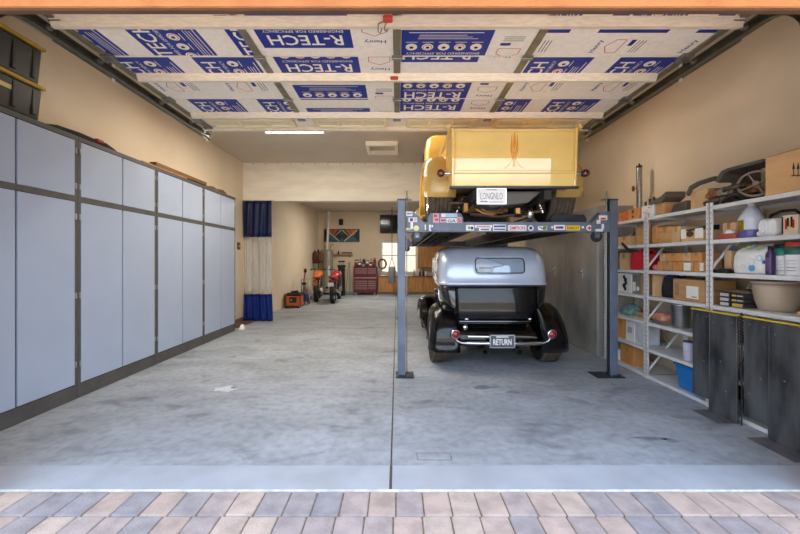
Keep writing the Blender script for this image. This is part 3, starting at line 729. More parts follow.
def rim(x, y, z, R, w, sx):
    mb = MB(); o = sx*w/2*.9
    mb.lathe([(R*.61, o), (R*.58, o*.98), (R*.54, o*.7), (R*.50, o*.55)], (x, y, z), CHROME, 32, 'X')
    mb.lathe([(R*.61, -o), (R*.5, -o*.8), (R*.5, o*.6)], (x, y, z), STEEL, 32, 'X')
    for k in range(5):
        a = 2*PI*k/5; c, s_ = math.cos(a), math.sin(a)
        mb.tube([(x+o*.55, y+c*R*.08, z+s_*R*.08), (x+o*.75, y+c*R*.3, z+s_*R*.3), (x+o*.62, y+c*R*.56, z+s_*R*.56)], [R*.13, R*.09, R*.10], CHROME)
    mb.lathe([(0, o*.95), (R*.10, o*.93), (R*.14, o*.8), (R*.14, o*.4)], (x, y, z), CHROME, 18, 'X')
    return mb
def fender(mb, path, cx, cz_y, sx, xi, xo, m, drop=.13, thick=.012, flare=0.0):
    """path: (y,z) of the crown; grows from body side xi to outer edge xo, rolling in towards the wheel centre (cz_y)"""
    rings = []; N = 10; cy, cz = cz_y
    for j, (y, z) in enumerate(path):
        a = path[max(j-1, 0)]; b = path[min(j+1, len(path)-1)]
        t = Vector((b[0]-a[0], b[1]-a[1])).normalized(); n = Vector((-t.y, t.x))
        if n.dot(Vector((y-cy, z-cz))) < 0: n = -n
        fl = flare*max(0, 1-j/(len(path)*.35))
        ring = []
        for i in range(N+1):
            s = i/N; x = xi+(xo+fl-xi)*math.sin(s*PI/2)**.85; d = -drop*(1-math.cos(s*PI/2))**1.3+.02*math.sin(s*PI)
            ring.append((cx+sx*x, y+n.x*d, z+n.y*d))
        # rolled edge
        ring.append((cx+sx*(xo+fl-.012), y-n.x*(drop+.02), z-n.y*(drop+.02)))
        rings.append(ring)
    mb.loft(rings, m, closed=False, thick=thick)

def build_sedan():
    CX = 1.33
    r = thing('sedan', (CX, 6.2, 0), 'black 1930s sedan with silver roof parked beneath the lift', 'car')
    def ring(z, w, y0, y1, rad): return [(x, y, z) for x, y in rrect(w, y0, y1, rad, 6, CX)]
    # lower body
    mb = MB()
    lo = [(.30, .50, 5.02, 7.2, .12), (.52, .60, 4.985, 7.2, .15), (.60, .63, 4.96, 7.2, .16), (.72, .665, 4.945, 7.2, .17), (.86, .70, 4.955, 7.2, .17), (.98, .725, 4.975, 7.2, .17), (1.085, .74, 5.0, 7.2, .17)]
    mb.loft([ring(*a) for a in lo], BLK, cap0=True, cap1=True); mb.build('body', r)
    # silver upper body with a drip belt
    mb = MB()
    up = [(1.072, .742, 5.0, 7.15, .17), (1.085, .758, 4.985, 7.16, .18), (1.105, .752, 4.992, 7.15, .18), (1.115, .746, 5.0, 7.15, .18), (1.22, .745, 5.01, 7.12, .18), (1.34, .742, 5.03, 7.08, .19), (1.43, .735, 5.06, 7.04, .2), (1.49, .72, 5.10, 7.02, .22),
          (1.54, .715, 5.14, 6.98, .24), (1.578, .685, 5.19, 6.94, .27), (1.603, .63, 5.28, 6.88, .30), (1.616, .50, 5.5, 6.75, .28), (1.62, .2, 5.8, 6.5, .15)]
    mb.loft([ring(*a) for a in up], SIL, cap1=True)
    roof = mb.build('roof', r, 'silver blue upper body')
    # rear window
    def rear(z):
        for (a, b) in zip(up[4:], up[5:]):
            if a[0] <= z <= b[0]: t = (z-a[0])/(b[0]-a[0]); return a[2]+t*(b[2]-a[2])
        return up[4][2]
    def rwin(w, h, rad, z0, cx):
        o = []
        for sx, sz, a0 in ((1, -1, -PI/2), (1, 1, 0), (-1, 1, PI/2), (-1, -1, PI)):
            for i in range(7):
                a = a0+i/6*PI/2; o.append((cx+sx*(w-rad)+rad*math.cos(a), z0+sz*(h-rad)+rad*math.sin(a)))
        return o
    wz, wx = PZ(265.6, 5.03), PX(499.7, 5.03)
    GL = mat('car_glass', (150, 172, 196), .04, var=.02, coat=1, coat_ior=1.8, spec=1.0)
    mb = MB(); o1 = rwin(.345, .115, .06, wz, wx)
    mb.faces([(x, rear(z)-.006, z) for x, z in o1], [tuple(range(len(o1)))], GL)
    rw = mb.build('rear_window', r)
    mb = MB(); mb.tube([(x, rear(z)-.006, z) for x, z in o1], .013, SIL, n=8, closed=True)
    mb.tube([(x, rear(z)-.012, z) for x, z in rwin(.333, .103, .052, wz, wx)], .009, BLACK, n=6, closed=True); mb.build('window_surround', rw)
    mb = MB(); z = PZ(269.2, 5.03); mb.rect((PX(485, 5.03), rear(z)-.010, z), (1, 0, 0), (0, .2, 1), .21, .075, mat('decal_pale', (214, 222, 230), .4))
    for k in range(2): mb.rect((PX(485, 5.03), rear(z)-.012, z+.018-.032*k), (1, 0, 0), (0, .2, 1), .17, .016, mat('decal_grey', (130, 150, 176), .4))
    mb.build('decal', rw)
    # side windows and doors
    for sx in (-1, 1):
        for (a, b) in ((5.42, 5.85), (5.95, 6.45), (6.52, 7.0)):
            mb = MB(); x = CX+sx*.745
            mb.prism([(a+.03, 1.17), (b-.03, 1.17), (b, 1.2), (b, 1.42), (b-.04, 1.46), (a+.04, 1.46), (a, 1.42), (a, 1.2)], 'X', x-sx*.01, x+sx*.006, GLASS)
            mb.tube([(x+sx*.006, y, z) for y, z in ((a, 1.18), (b, 1.18), (b, 1.455), (a, 1.455))], .008, CHROME, n=6, closed=True)
            mb.build('side_window', r)
        for yy in (5.9, 6.48):
            mb = MB(); mb.box(CX+sx*.70, CX+sx*.722, yy-.004, yy+.004, .6, 1.08, BLACK); mb.build('door_seam', r)
        mb = MB(); mb.tube([(CX+sx*.735, 5.98, .95), (CX+sx*.765, 5.98, .95), (CX+sx*.765, 6.1, .95)], .010, CHROME); mb.build('door_handle', r)
        if sx > 0: continue
        mb = MB(); x = CX+sx*.748
        mb.tube([(x, 5.03, 1.0), (x+sx*.02, 5.01, .97), (x+sx*.01, 5.02, .90), (x-sx*.01, 5.02, .86)], .012, CHROME); mb.build('body_bracket', r)
    # trunk lid
    def lrear(z):
        for (a, b) in zip(lo, lo[1:]):
            if a[0] <= z <= b[0]: t = (z-a[0])/(b[0]-a[0]); return a[2]+t*(b[2]-a[2])
        return lo[-1][2]
    mb = MB(); rows = []
    for j in range(13):
        z = .60+.455*j/12; rows.append([(CX+x, lrear(z)-.018+.012*abs(x/.55)**6, z) for x in [-.55+1.1*i/20 for i in range(21)]])
    mb.loft(rows, BLK, closed=False, thick=.012); mb.fixn(); tl = mb.build('trunk_lid', r)
    mb = MB(); mb.tube([(CX-.56, lrear(.592)-.006, .592), (CX+.56, lrear(.592)-.006, .592)], .005, CHROME, n=6); mb.build('lid_trim', tl)
    for xx in (-.40, .45):
        mb = MB(); mb.ball((CX+xx, 4.935, .625), .022, CHROME, (1.6, .7, .8)); mb.build('lid_catch', tl)
    # tail apron
    mb = MB(); rings = []
    for (y, z, w) in ((4.975, .575, .62), (4.90, .555, .625), (4.80, .47, .60), (4.755, .38, .57), (4.79, .30, .54)):
        rings.append([(CX+w*t, y+.03*abs(t)**3, z) for t in [-1+2*i/16 for i in range(17)]])
    mb.loft(rings, BLK, closed=False, thick=.01); mb.fixn(); mb.build('tail_apron', r)
    mb = MB(); mb.lathe([(0, -.03), (.03, -.028), (.04, -.012), (.036, 0)], (PX(465.5, 4.82), 4.86, PZ(328, 4.82)), CHROME, 16, 'Y'); mb.cyl((PX(465.5, 4.82), 4.86, PZ(328, 4.82)), (PX(465.5, 4.82), 4.92, PZ(328, 4.82)), .02, CHROME); mb.build('filler_cap', r)
    # rear fenders
    path = [(4.735, .225), (4.715, .34), (4.735, .47), (4.79, .60), (4.88, .71), (5.0, .79), (5.14, .825), (5.30, .81), (5.46, .74), (5.60, .63), (5.72, .48), (5.80, .34), (5.84, .27)]
    for sx in (-1, 1):
        mb = MB(); fender(mb, path, CX, (5.2, .35), sx, .52, .875, BLK, .15, .012, .05); mb.build('rear_fender', r)
    fp = [(7.25, .30), (7.32, .42), (7.46, .55), (7.65, .64), (7.85, .665), (8.05, .63), (8.22, .54), (8.34, .42), (8.38, .34)]
    for sx in (-1, 1):
        mb = MB(); fender(mb, fp, CX, (7.85, .30), sx, .45, .88, BLK, .12); mb.build('front_fender', r)
        mb = MB(); mb.box(CX+sx*.60, CX+sx*.86, 5.80, 7.3, .255, .285, BLK, .01); mb.build('running_board', r)
        mb = MB(); wheel(mb, CX+sx*.745, 5.2, .345, .345, .255, sx); t = mb.build('wheel', r); rim(CX+sx*.745, 5.2, .345, .345, .255, sx).build('wheel_rim', t)
        mb = MB(); wheel(mb, CX+sx*.73, 7.85, .31, .31, .17, sx); t = mb.build('wheel', r); rim(CX+sx*.73, 7.85, .31, .31, .17, sx).build('wheel_rim', t)
        # lamps on chrome arms
        lx = PX(455.5, 4.66) if sx < 0 else PX(552, 4.66); lz = PZ(334.2, 4.66)
        mb = MB(); mb.lathe([(0, -.035), (.035, -.03), (.047, -.012), (.05, 0)], (lx, 4.66, lz), LENS, 20, 'Y'); tlp = mb.build('tail_lamp', r)
        mb = MB(); mb.lathe([(.047, -.016), (.058, -.012), (.06, 0), (.05, .05), (.02, .08), (0, .085)], (lx, 4.66, lz), CHROME, 20, 'Y'); mb.build('lamp_housing', tlp)
        mb = MB(); ex = PX(466, 4.7) if sx < 0 else PX(541, 4.7)
        mb.tube([(lx, 4.70, lz-.05), (lx-sx*.03, 4.70, lz-.095), (lx-sx*.09, 4.70, PZ(343, 4.7)), (ex, 4.70, PZ(343.2, 4.7))], .013, CHROME); mb.build('lamp_arm', r)
        mb = MB(); hx = CX+sx*.42; mb.lathe([(0, .06), (.05, .05), (.085, 0), (.07, -.09), (0, -.13)], (hx, 8.15, .72), CHROME, 20, 'Y'); mb.cyl((hx, 8.12, .5), (hx, 8.12, .66), .015, CHROME); mb.build('headlamp', r)
    # hood and grille
    mb = MB(); rings = []
    for y, w, z1 in ((7.1, .62, 1.06), (7.4, .52, 1.03), (7.9, .40, .99), (8.3, .30, .95)):
        rings.append([(CX+w*math.cos(a)*(1 if math.sin(a) < .3 else 1), y, .42+(z1-.42)*max(0, math.sin(a))**.6 if math.sin(a) > 0 else .42) for a in [PI*i/16 for i in range(17)]])
    mb.loft(rings, BLK, cap1=True); mb.build('hood', r)
    mb = MB(); mb.prism([(CX-.26, .40), (CX+.26, .40), (CX+.29, .9), (CX+.18, .97), (CX-.18, .97), (CX-.29, .9)], 'Y', 8.30, 8.36, CHROME, .01); mb.build('grille', r)
    mb = MB(); mb.cyl((CX-.7, 7.85, .31), (CX+.7, 7.85, .31), .03, BLACK); mb.cyl((CX-.7, 5.2, .345), (CX+.7, 5.2, .345), .045, BLACK); mb.ball((CX, 5.2, .345), .14, BLACK); mb.box(CX-.36, CX-.30, 5.0, 8.2, .30, .40, BLACK); mb.box(CX+.30, CX+.36, 5.0, 8.2, .30, .40, BLACK); mb.build('chassis', r)
    # bumper bars, plate, tailpipes
    mb = MB(); z = PZ(343.4, 4.68); mb.tube([(PX(466, 4.7), 4.70, z), (PX(480, 4.68), 4.675, z), (PX(525, 4.68), 4.675, z), (PX(541, 4.7), 4.70, z)], .022, CHROME, n=12)
    for x in (CX-.25, CX+.25): mb.box(x-.015, x+.015, 4.69, 4.80, z-.02, z+.02, BLACK)
    mb.build('bumper_bar', r)
    mb = MB(); z = PZ(337, 4.68); mb.tube([(PX(468, 4.7), 4.715, z), (PX(490, 4.68), 4.69, z)], .020, CHROME, n=12); mb.tube([(PX(515, 4.68), 4.69, z+.005), (PX(528, 4.68), 4.695, z-.005), (PX(538, 4.68), 4.715, z-.015)], [.018, .014, .008], CHROME, n=10)
    mb.box(PX(476, 4.7)-.012, PX(476, 4.7)+.012, 4.70, 4.80, z-.018, z+.018, BLACK); mb.build('bumper_bar', r)
    px0, px1, pz0, pz1 = PX(490, 4.64), PX(515, 4.64), PZ(348, 4.64), PZ(335, 4.64); cx, cz = (px0+px1)/2, (pz0+pz1)/2
    mb = MB(); mb.box(px0, px1, 4.645, 4.652, pz0, pz1, mat('plate_grey', (86, 88, 96), .4)); pl = mb.build('license_plate', r, 'dark plate reading RETURN')
    mb = MB(); U, V = (1, 0, 0), (0, 0, 1); w, h = px1-px0, pz1-pz0
    mb.text('RETURN', (cx, 4.643, cz-.008), U, V, w*.74, h*.46, WHITE, .03); mb.rect((cx, 4.643, pz1-.026), U, V, w*.5, .014, WHITE); mb.build('plate_lettering', pl)
    mb = MB()
    for (a, b, c, d) in ((px0-.004, px1+.004, pz0-.004, pz0+.012), (px0-.004, px1+.004, pz1-.012, pz1+.004), (px0-.004, px0+.012, pz0, pz1), (px1-.012, px1+.004, pz0, pz1)): mb.box(a, b, 4.638, 4.655, c, d, CHROME, .003)
    mb.build('plate_frame', pl)
    for p in (485, 519.5):
        x, z = PX(p, 4.78), PZ(352, 4.78); mb = MB(); mb.lathe([(.032, 0), (.042, .0), (.042, .35)], (x, 4.78, z), BLACK, 18, 'Y'); mb.lathe([(.032, 0), (.032, .3), (0, .3)], (x, 4.78, z), mat('soot', (8, 8, 8), .9), 18, 'Y'); mb.build('tailpipe', r)
build_sedan()
# the body narrows towards the cowl
for o in bpy.data.objects['sedan'].children:
    if o.name.split('.')[0] in ('body', 'roof', 'side_window', 'door_seam', 'door_handle', 'hood'):
        for v in o.data.vertices: v.co.x *= 1-.13*max(0, min(1.9, v.co.y+6.2-5.2))/1.9

def build_truck():
    CX, ZR = 1.305, 1.88
    r = thing('pickup_truck', (CX, 5.5, ZR), 'cream yellow vintage pickup raised on the upper runways of the lift', 'pickup truck')
    AY, R = 4.90, .36
    yt = 4.10
    x0, x1 = PX(451.5, yt), PX(576.5, yt); zb, zt = PZ(186, yt), PZ(130, yt)
    def lean(mb):
        for v in mb.bm.verts: v.co.y -= .065*(v.co.z-zb)
    # tailgate: outer panel, raised field, lower rail
    mb = MB(); mb.box(x0+.03, x1-.03, yt, yt+.035, zb+.14, zt, YEL, .008, seg=2)
    fr = .035
    zz0, zz1 = PZ(170.6, yt), zt-.03
    mb.tube([(x0+.05, yt-.001, zz1), (x1-.05, yt-.001, zz1)], .004, YELD, n=6)
    lean(mb); tg = mb.build('tailgate', r, 'glossy cream yellow tailgate with orange pinstriping')
    mb = MB(); mb.box(x0+.03, x1-.03, yt-.004, yt+.034, zb, zb+.138, YEL, .006, seg=2); lean(mb); mb.build('rear_sill', r)
    for x, s in ((x0, 1), (x1, -1)):
        mb = MB(); mb.box(x, x+s*.028, yt-.006, yt+.05, zb, zt+.008, YEL, .006); lean(mb); mb.build('corner_post', r)
    PIN = mat('pinstripe_orange', (226, 150, 30), .4)
    mb = MB(); cx = PX(513.6, yt); z = lambda py: PZ(py, yt)
    U, V = Vector((1, 0, 0)), Vector((0, 0, 1))
    def leaf(cx_, zt_, zb_, w):
        n = 10; pts = []
        for k in range(n+1):
            t = k/n; pts.append((cx_+w*math.sin(PI*t**.7), zb_+(zt_-zb_)*t))
        for k in range(n-1, 0, -1):
            t = k/n; pts.append((cx_-w*math.sin(PI*t**.7), zb_+(zt_-zb_)*t))
        mb.faces([(x, yt-.002, zz) for x, zz in pts], [tuple(range(len(pts)))], PIN)
    leaf(cx, z(131.5), z(151), .016); leaf(cx-.028, z(137), z(156), .008); leaf(cx+.028, z(137), z(156), .008)
    for s in (-1, 1):
        mb.tube([(cx+s*.012, yt-.002, z(152)), (cx+s*.02, yt-.002, z(160)), (cx+s*.05, yt-.002, z(165)), (cx+s*.11, yt-.002, z(169))], .0022, PIN, n=5)
        mb.tube([(cx+s*.006, yt-.002, z(150)), (cx+s*.01, yt-.002, z(167))], .003, PIN, n=5)
        mb.tube([(cx+s*.03, yt-.002, z(136)), (cx+s*.042, yt-.002, z(150)), (cx+s*.02, yt-.002, z(159))], .0025, PIN, n=5)
    for (a, b) in (((x0+.045, z(170)), (x0+.045, z(132.5))), ((x0+.045, z(132.5)), (x1-.045, z(132.5))), ((x1-.045, z(132.5)), (x1-.045, z(170))), ((x0+.03, z(171)), (x1-.03, z(171)))):
        mb.tube([(a[0], yt-.001, a[1]), (b[0], yt-.001, b[1])], .0035, YELD, n=5)
    lean(mb); mb.build('pinstriping', tg)
    # bed
    by1 = 5.55
    for s, x in ((-1, x0), (1, x1)):
        mb = MB(); mb.box(x, x-s*.025, yt+.05, by1, zb, zt-.02, YELD, .005)
        mb.box(x-s*.004, x+s*.018, yt+.3, yt+.34, zb, zt-.03, YELD, .004); mb.box(x-s*.004, x+s*.018, yt+.9, yt+.94, zb, zt-.03, YELD, .004)
        mb.build('bed_side', r)
        mb = MB(); mb.tube([(x+s*.035, yt-.02, zt+.035), (x+s*.012, yt+.06, zt+.012), (x+s*.004, yt+.2, zt), (x+s*.004, by1, zt)], [.026, .024, .022, .022], YEL, n=12); mb.build('bed_rail', r)
    mb = MB(); mb.box(x0+.025, x1-.025, yt+.04, by1, zb+.02, zb+.05, WOOD); mb.box(x0, x1, by1-.03, by1, zb, zt-.02, YELD); mb.build('bed_floor', r)
    mb = MB(); mb.box(x0-.02, x1+.03, yt-.002, yt+.05, zb-.024, zb-.001, mat('slate_trim', (70, 78, 92), .35, .4), .003); mb.build('bumper_strip', r)
    # cab
    mb = MB(); rg = lambda z, w, a, b, q: [(x, y, z) for x, y in rrect(w, a, b, q, 6, CX)]
    mb.loft([rg(*a) for a in ((2.12, .80, by1+.01, 6.85, .05), (2.5, .85, by1+.01, 6.9, .05), (2.8, .865, by1+.01, 6.88, .05), (3.05, .865, by1+.015, 6.75, .06), (3.24, .85, by1+.03, 6.65, .08), (3.31, .80, by1+.07, 6.55, .12), (3.345, .70, by1+.16, 6.4, .16), (3.36, .4, by1+.4, 6.2, .2))], YELD, cap0=True, cap1=True)
    mb.build('cab', r)
    mb = MB(); mb.box(CX-.36, CX+.36, by1+.004, by1+.03, 2.93, 3.10, GLASS, .01); mb.build('cab_window', r)
    for s in (-1, 1):
        mb = MB(); x = CX+s*.865; mb.prism([(5.95, 2.85), (6.6, 2.85), (6.5, 3.14), (6.02, 3.14)], 'X', x-s*.02, x+s*.012, GLASS); mb.build('side_window', r)
    mb = MB(); rings = []
    for y, w, z1 in ((6.9, .72, 2.86), (7.3, .6, 2.83), (7.9, .46, 2.79), (8.35, .34, 2.74)):
        rings.append([(CX+w*math.cos(a), y, 2.2+(z1-2.2)*math.sin(a)**.6 if 0 < i < 16 else 2.2) for i, a in enumerate([PI*i/16 for i in range(17)])])
    mb.loft(rings, YELD, cap1=True); mb.build('hood', r)
    mb = MB(); mb.prism([(CX-.28, 2.2), (CX+.28, 2.2), (CX+.33, 2.66), (CX+.2, 2.76), (CX-.2, 2.76), (CX-.33, 2.66)], 'Y', 8.35, 8.42, CHROME, .01); mb.build('grille', r)
    # fenders
    path = [(4.44, 2.165), (4.415, 2.25), (4.40, 2.36), (4.42, 2.48), (4.50, 2.60), (4.62, 2.69), (4.78, 2.745), (4.96, 2.745), (5.12, 2.69), (5.26, 2.58), (5.36, 2.42), (5.42, 2.25), (5.46, 2.08)]
    for s in (-1, 1):
        mb = MB(); fender(mb, path, CX, (4.9, 2.24), s, .60, .985, YEL, .16); mb.build('rear_fender', r)
    fp = [(7.1, 2.02), (7.2, 2.2), (7.4, 2.4), (7.65, 2.52), (7.9, 2.55), (8.15, 2.48), (8.3, 2.36), (8.38, 2.2)]
    for s in (-1, 1):
        mb = MB(); fender(mb, fp, CX, (7.85, 2.2), s, .5, .93, YEL, .14); mb.build('front_fender', r)
        mb = MB(); mb.box(CX+s*.66, CX+s*.93, 5.44, 7.14, 2.04, 2.07, YELD, .01); mb.build('running_board', r)
        mb = MB(); xw = CX+s*.755; wheel(mb, xw, AY, ZR+R, R, .32, s); t = mb.build('wheel', r); rim(xw, AY, ZR+R, R, .32, s).build('wheel_rim', t)
        mb = MB(); xw = CX+s*.72; wheel(mb, xw, 7.85, ZR+.33, .33, .18, s); t = mb.build('wheel', r); rim(xw, 7.85, ZR+.33, .33, .18, s).build('wheel_rim', t)
        # tail lamps on stalks
        Yl = 4.13; lx = PX(441, Yl) if s < 0 else PX(585.8, Yl); lz = PZ(173, Yl)
        ax = x0 if s < 0 else x1
        mb = MB(); mb.lathe([(0, -.026), (.026, -.023), (.036, -.01), (.038, 0)], (lx, Yl, lz), mat('dark_red_lens', (92, 20, 28), .12, coat=1), 20, 'Y'); tp = mb.build('tail_lamp', r)
        mb = MB(); mb.lathe([(.036, -.012), (.043, -.008), (.043, 0), (.038, .05), (0, .07)], (lx, Yl, lz), mat('lamp_black', (48, 30, 34), .3, .3), 20, 'Y'); mb.build('lamp_housing', tp)
        mb = MB(); mb.tube([(lx-s*.04, Yl+.02, lz), (ax+s*.01, Yl+.02, lz)], [.016, .024], CHROME); mb.build('lamp_stalk', tp)
    # underbody
    GR = mat('greasy_steel', (112, 94, 78), .5, .5, var=.35, scale=10); DKM = mat('black_underbody', (56, 50, 46), .6, var=.2)
    COP = mat('bronze_metal', (176, 128, 84), .35, .8, var=.15)
    mb = MB(); mb.cyl((CX-.62, AY, ZR+R), (CX+.62, AY, ZR+R), .045, GR); mb.lathe([(0, -.14), (.08, -.13), (.15, -.05), (.15, .05), (.08, .13), (0, .14)], (CX, AY, ZR+R), GR, 18, 'Y'); mb.build('rear_axle', r)
    for s in (-1, 1):
        mb = MB(); mb.box(CX+s*.36, CX+s*.44, yt+.08, 8.3, 2.10, 2.20, DKM); mb.build('frame_rail', r)
        mb = MB(); pts = []
        p0, p1 = Vector((CX+s*.60, 4.62, 1.99)), Vector((CX+s*.50, 4.60, 2.20))
        p0 = Vector((PX(456.5, 4.6) if s < 0 else PX(543, 4.6), 4.6, 2.0)); p1 = p0+Vector((-s*-.07*0+(.09 if s < 0 else -.09), .0, .21))
        d = (p1-p0); a = d.normalized().orthogonal(); b = d.normalized().cross(a)
        for k in range(61):
            t = k/60; an = t*2*PI*6; pts.append(p0+d*(.12+.83*t)+(a*math.cos(an)+b*math.sin(an))*.034)
        mb.tube(pts, .008, GR, n=6); mb.tube([p0, p1], .016, CHROME); mb.build('shock_absorber', r)
    mb = MB(); mb.prism([(PX(477, 4.3), 2.205), (PX(541, 4.3), 2.205), (PX(527, 4.3), 2.07), (PX(492, 4.3), 2.02), (PX(480, 4.3), 2.06)], 'Y', 4.26, 4.62, mat('tank_dark', (96, 90, 84), .35, .1, var=.1), .01); mb.build('fuel_tank', r)
    mb = MB(); mb.cyl((PX(449, 4.5), 4.5, PZ(203, 4.5)), (PX(463, 4.5), 4.5, PZ(203, 4.5)), .022, GR); mb.box(PX(463.5, 4.4), PX(468, 4.4), 4.38, 4.46, PZ(212, 4.4), PZ(203, 4.4), COP, .005); mb.build('shackle', r)
    mb = MB(); mb.box(PX(515, 4.4), PX(520, 4.4), 4.38, 4.46, PZ(214, 4.4), PZ(208, 4.4), COP, .005); mb.build('shackle', r)
    mb = MB(); mb.tube([(PX(476, 4.35), 4.35, PZ(209, 4.35)), (PX(483, 4.35), 4.33, PZ(213.5, 4.35)), (PX(492, 4.35), 4.33, PZ(214.5, 4.35)), (PX(500, 4.35), 4.33, PZ(212, 4.35)), (PX(504, 4.35), 4.37, PZ(209, 4.35))], .013, COP)
    mb.tube([(PX(482, 4.38), 4.38, PZ(209, 4.38)), (PX(487, 4.38), 4.37, PZ(212, 4.38)), (PX(495, 4.38), 4.37, PZ(212.4, 4.38)), (PX(502, 4.38), 4.40, PZ(207, 4.38))], .010, COP); mb.build('exhaust_pipe', r)
    mb = MB(); mb.ball((PX(530, 4.4), 4.4, PZ(213.5, 4.4)), .05, CHROME, (.8, .8, 1.2)); mb.cyl((PX(530, 4.4), 4.42, PZ(213.5, 4.4)), (PX(530, 4.4), 4.7, 2.1), .02, GR); mb.build('muffler_tip', r)
    mb = MB(); mb.tube([(PX(470, 4.6), 4.6, 1.99), (PX(500, 4.6), 4.65, 1.96), (PX(540, 4.6), 4.6, 2.02)], .025, GR); mb.tube([(PX(505, 4.7), 4.7, 2.0), (PX(520, 5.3), 5.3, 2.05)], .03, DKM); mb.tube([(PX(480, 4.7), 4.7, 2.0), (PX(475, 5.6), 5.6, 2.1)], .03, DKM); mb.box(CX-.35, CX+.35, 5.6, 6.6, 1.98, 2.12, DKM, .02); mb.build('underbody', r)
    # plate
    Yp = 4.06; a, b, c, d = PX(477, Yp), PX(506.2, Yp), PZ(204, Yp), PZ(188.5, Yp); cx, cz = (a+b)/2, (c+d)/2; w, h = b-a, d-c
    mb = MB(); mb.box(a, b, Yp, Yp+.006, c, d, WHITE, .002); mb.box(cx-.05, cx+.05, Yp+.006, Yp+.24, cz-.02, cz+.02, BLACK); pl = mb.build('license_plate', r, 'white plate reading LONGNLO')
    PB = mat('plate_blue', (120, 128, 170), .5); PG = mat('plate_text', (120, 128, 146), .5)
    mb = MB(); mb.text('LONGNLO', (cx, Yp-.001, cz+.002), U, V, w*.76, h*.44, PG, .0); mb.rect((cx, Yp-.001, d-.014), U, V, w*.34, .008, PG)
    mb.faces([(a+w*.08, Yp-.001, c+.02), (a+w*.40, Yp-.001, c+.02), (a+w*.30, Yp-.001, c+.036), (a+w*.22, Yp-.001, c+.030), (a+w*.17, Yp-.001, c+.040)], [(0, 1, 2, 3, 4)], PB)
    mb.rect((cx+w*.15, Yp-.001, c+.022), U, V, w*.45, .006, PB); mb.build('plate_lettering', pl)
    mb = MB()
    for (e, f, g, q) in ((a, b, c-.004, c+.006), (a, b, d-.006, d+.004), (a-.004, a+.006, c, d), (b-.006, b+.004, c, d)): mb.box(e, f, Yp-.004, Yp+.004, g, q, CHROME, .002)
    mb.build('plate_frame', pl)
build_truck()
# ------------------------------------------------------------------ shelving on the right
SX0, SX1 = 2.98, 3.46
LV = [.04, .357, .67, .98, 1.287, 1.60, 1.925]       # top of each shelf deck
HOLE = mat('slot_shadow', (120, 120, 122), .8)
def build_shelves():
    # three bays bolted side by side
    ys = [5.33, 4.432, 3.532, 2.632]
    nm = ['white steel shelving bay behind the lift post, holding the red fuel can',
          'white steel shelving bay with the blue tub and the shiny metal pail',
          'white steel shelving bay behind the black ramps, holding the clear jug']
    for k in range(3):
        yb, ya = ys[k]-.002, ys[k+1]+.002
        r = thing('shelving_unit', ((SX0+SX1)/2, (ya+yb)/2, 0), nm[k], 'shelving', 'white steel shelving bays')
        for y in (ya, yb):
            s = 1 if y == ya else -1
            for x in (SX0, SX1):
                sx = 1 if x == SX0 else -1
                mb = MB(); mb.box(x, x+sx*.003, y, y+s*.036, 0, 1.955, GREYW); mb.box(x, x+sx*.036, y, y+s*.003, 0, 1.955, GREYW)
                if x == SX0:
                    for i in range(38):
                        mb.box(x-.0008, x, y+s*.013, y+s*.021, .05+i*.05, .062+i*.05, HOLE)
                mb.build('post', r)
            mb = MB(); 
            for (z0, z1) in ((.08, .62), (.70, 1.25), (1.32, 1.88)): mb.tube([(SX0+.02, y+s*.006, z0), (SX1-.02, y+s*.006, z1)], .008, GREYW, n=6)
            mb.build('side_brace', r)
        mb = MB(); mb.tube([(SX1-.006, ya+.03, .1), (SX1-.006, yb-.03, .95)], .009, GREYW, n=6); mb.tube([(SX1-.006, yb-.03, .98), (SX1-.006, ya+.03, 1.85)], .009, GREYW, n=6); mb.build('back_brace', r)
        for z in LV:
            mb = MB(); mb.box(SX0+.006, SX1-.006, ya+.004, yb-.004, z-.006, z, GREYW)
            mb.box(SX0+.004, SX0+.008, ya+.004, yb-.004, z-.036, z, GREYW, .001); mb.box(SX1-.009, SX1-.006, ya+.004, yb-.004, z-.036, z, GREYW)
            mb.box(SX0+.03, SX1-.03, ya+.004, ya+.007, z-.036, z, GREYW); mb.box(SX0+.03, SX1-.03, yb-.007, yb-.004, z-.036, z, GREYW)
            mb.build('shelf', r)
build_shelves()

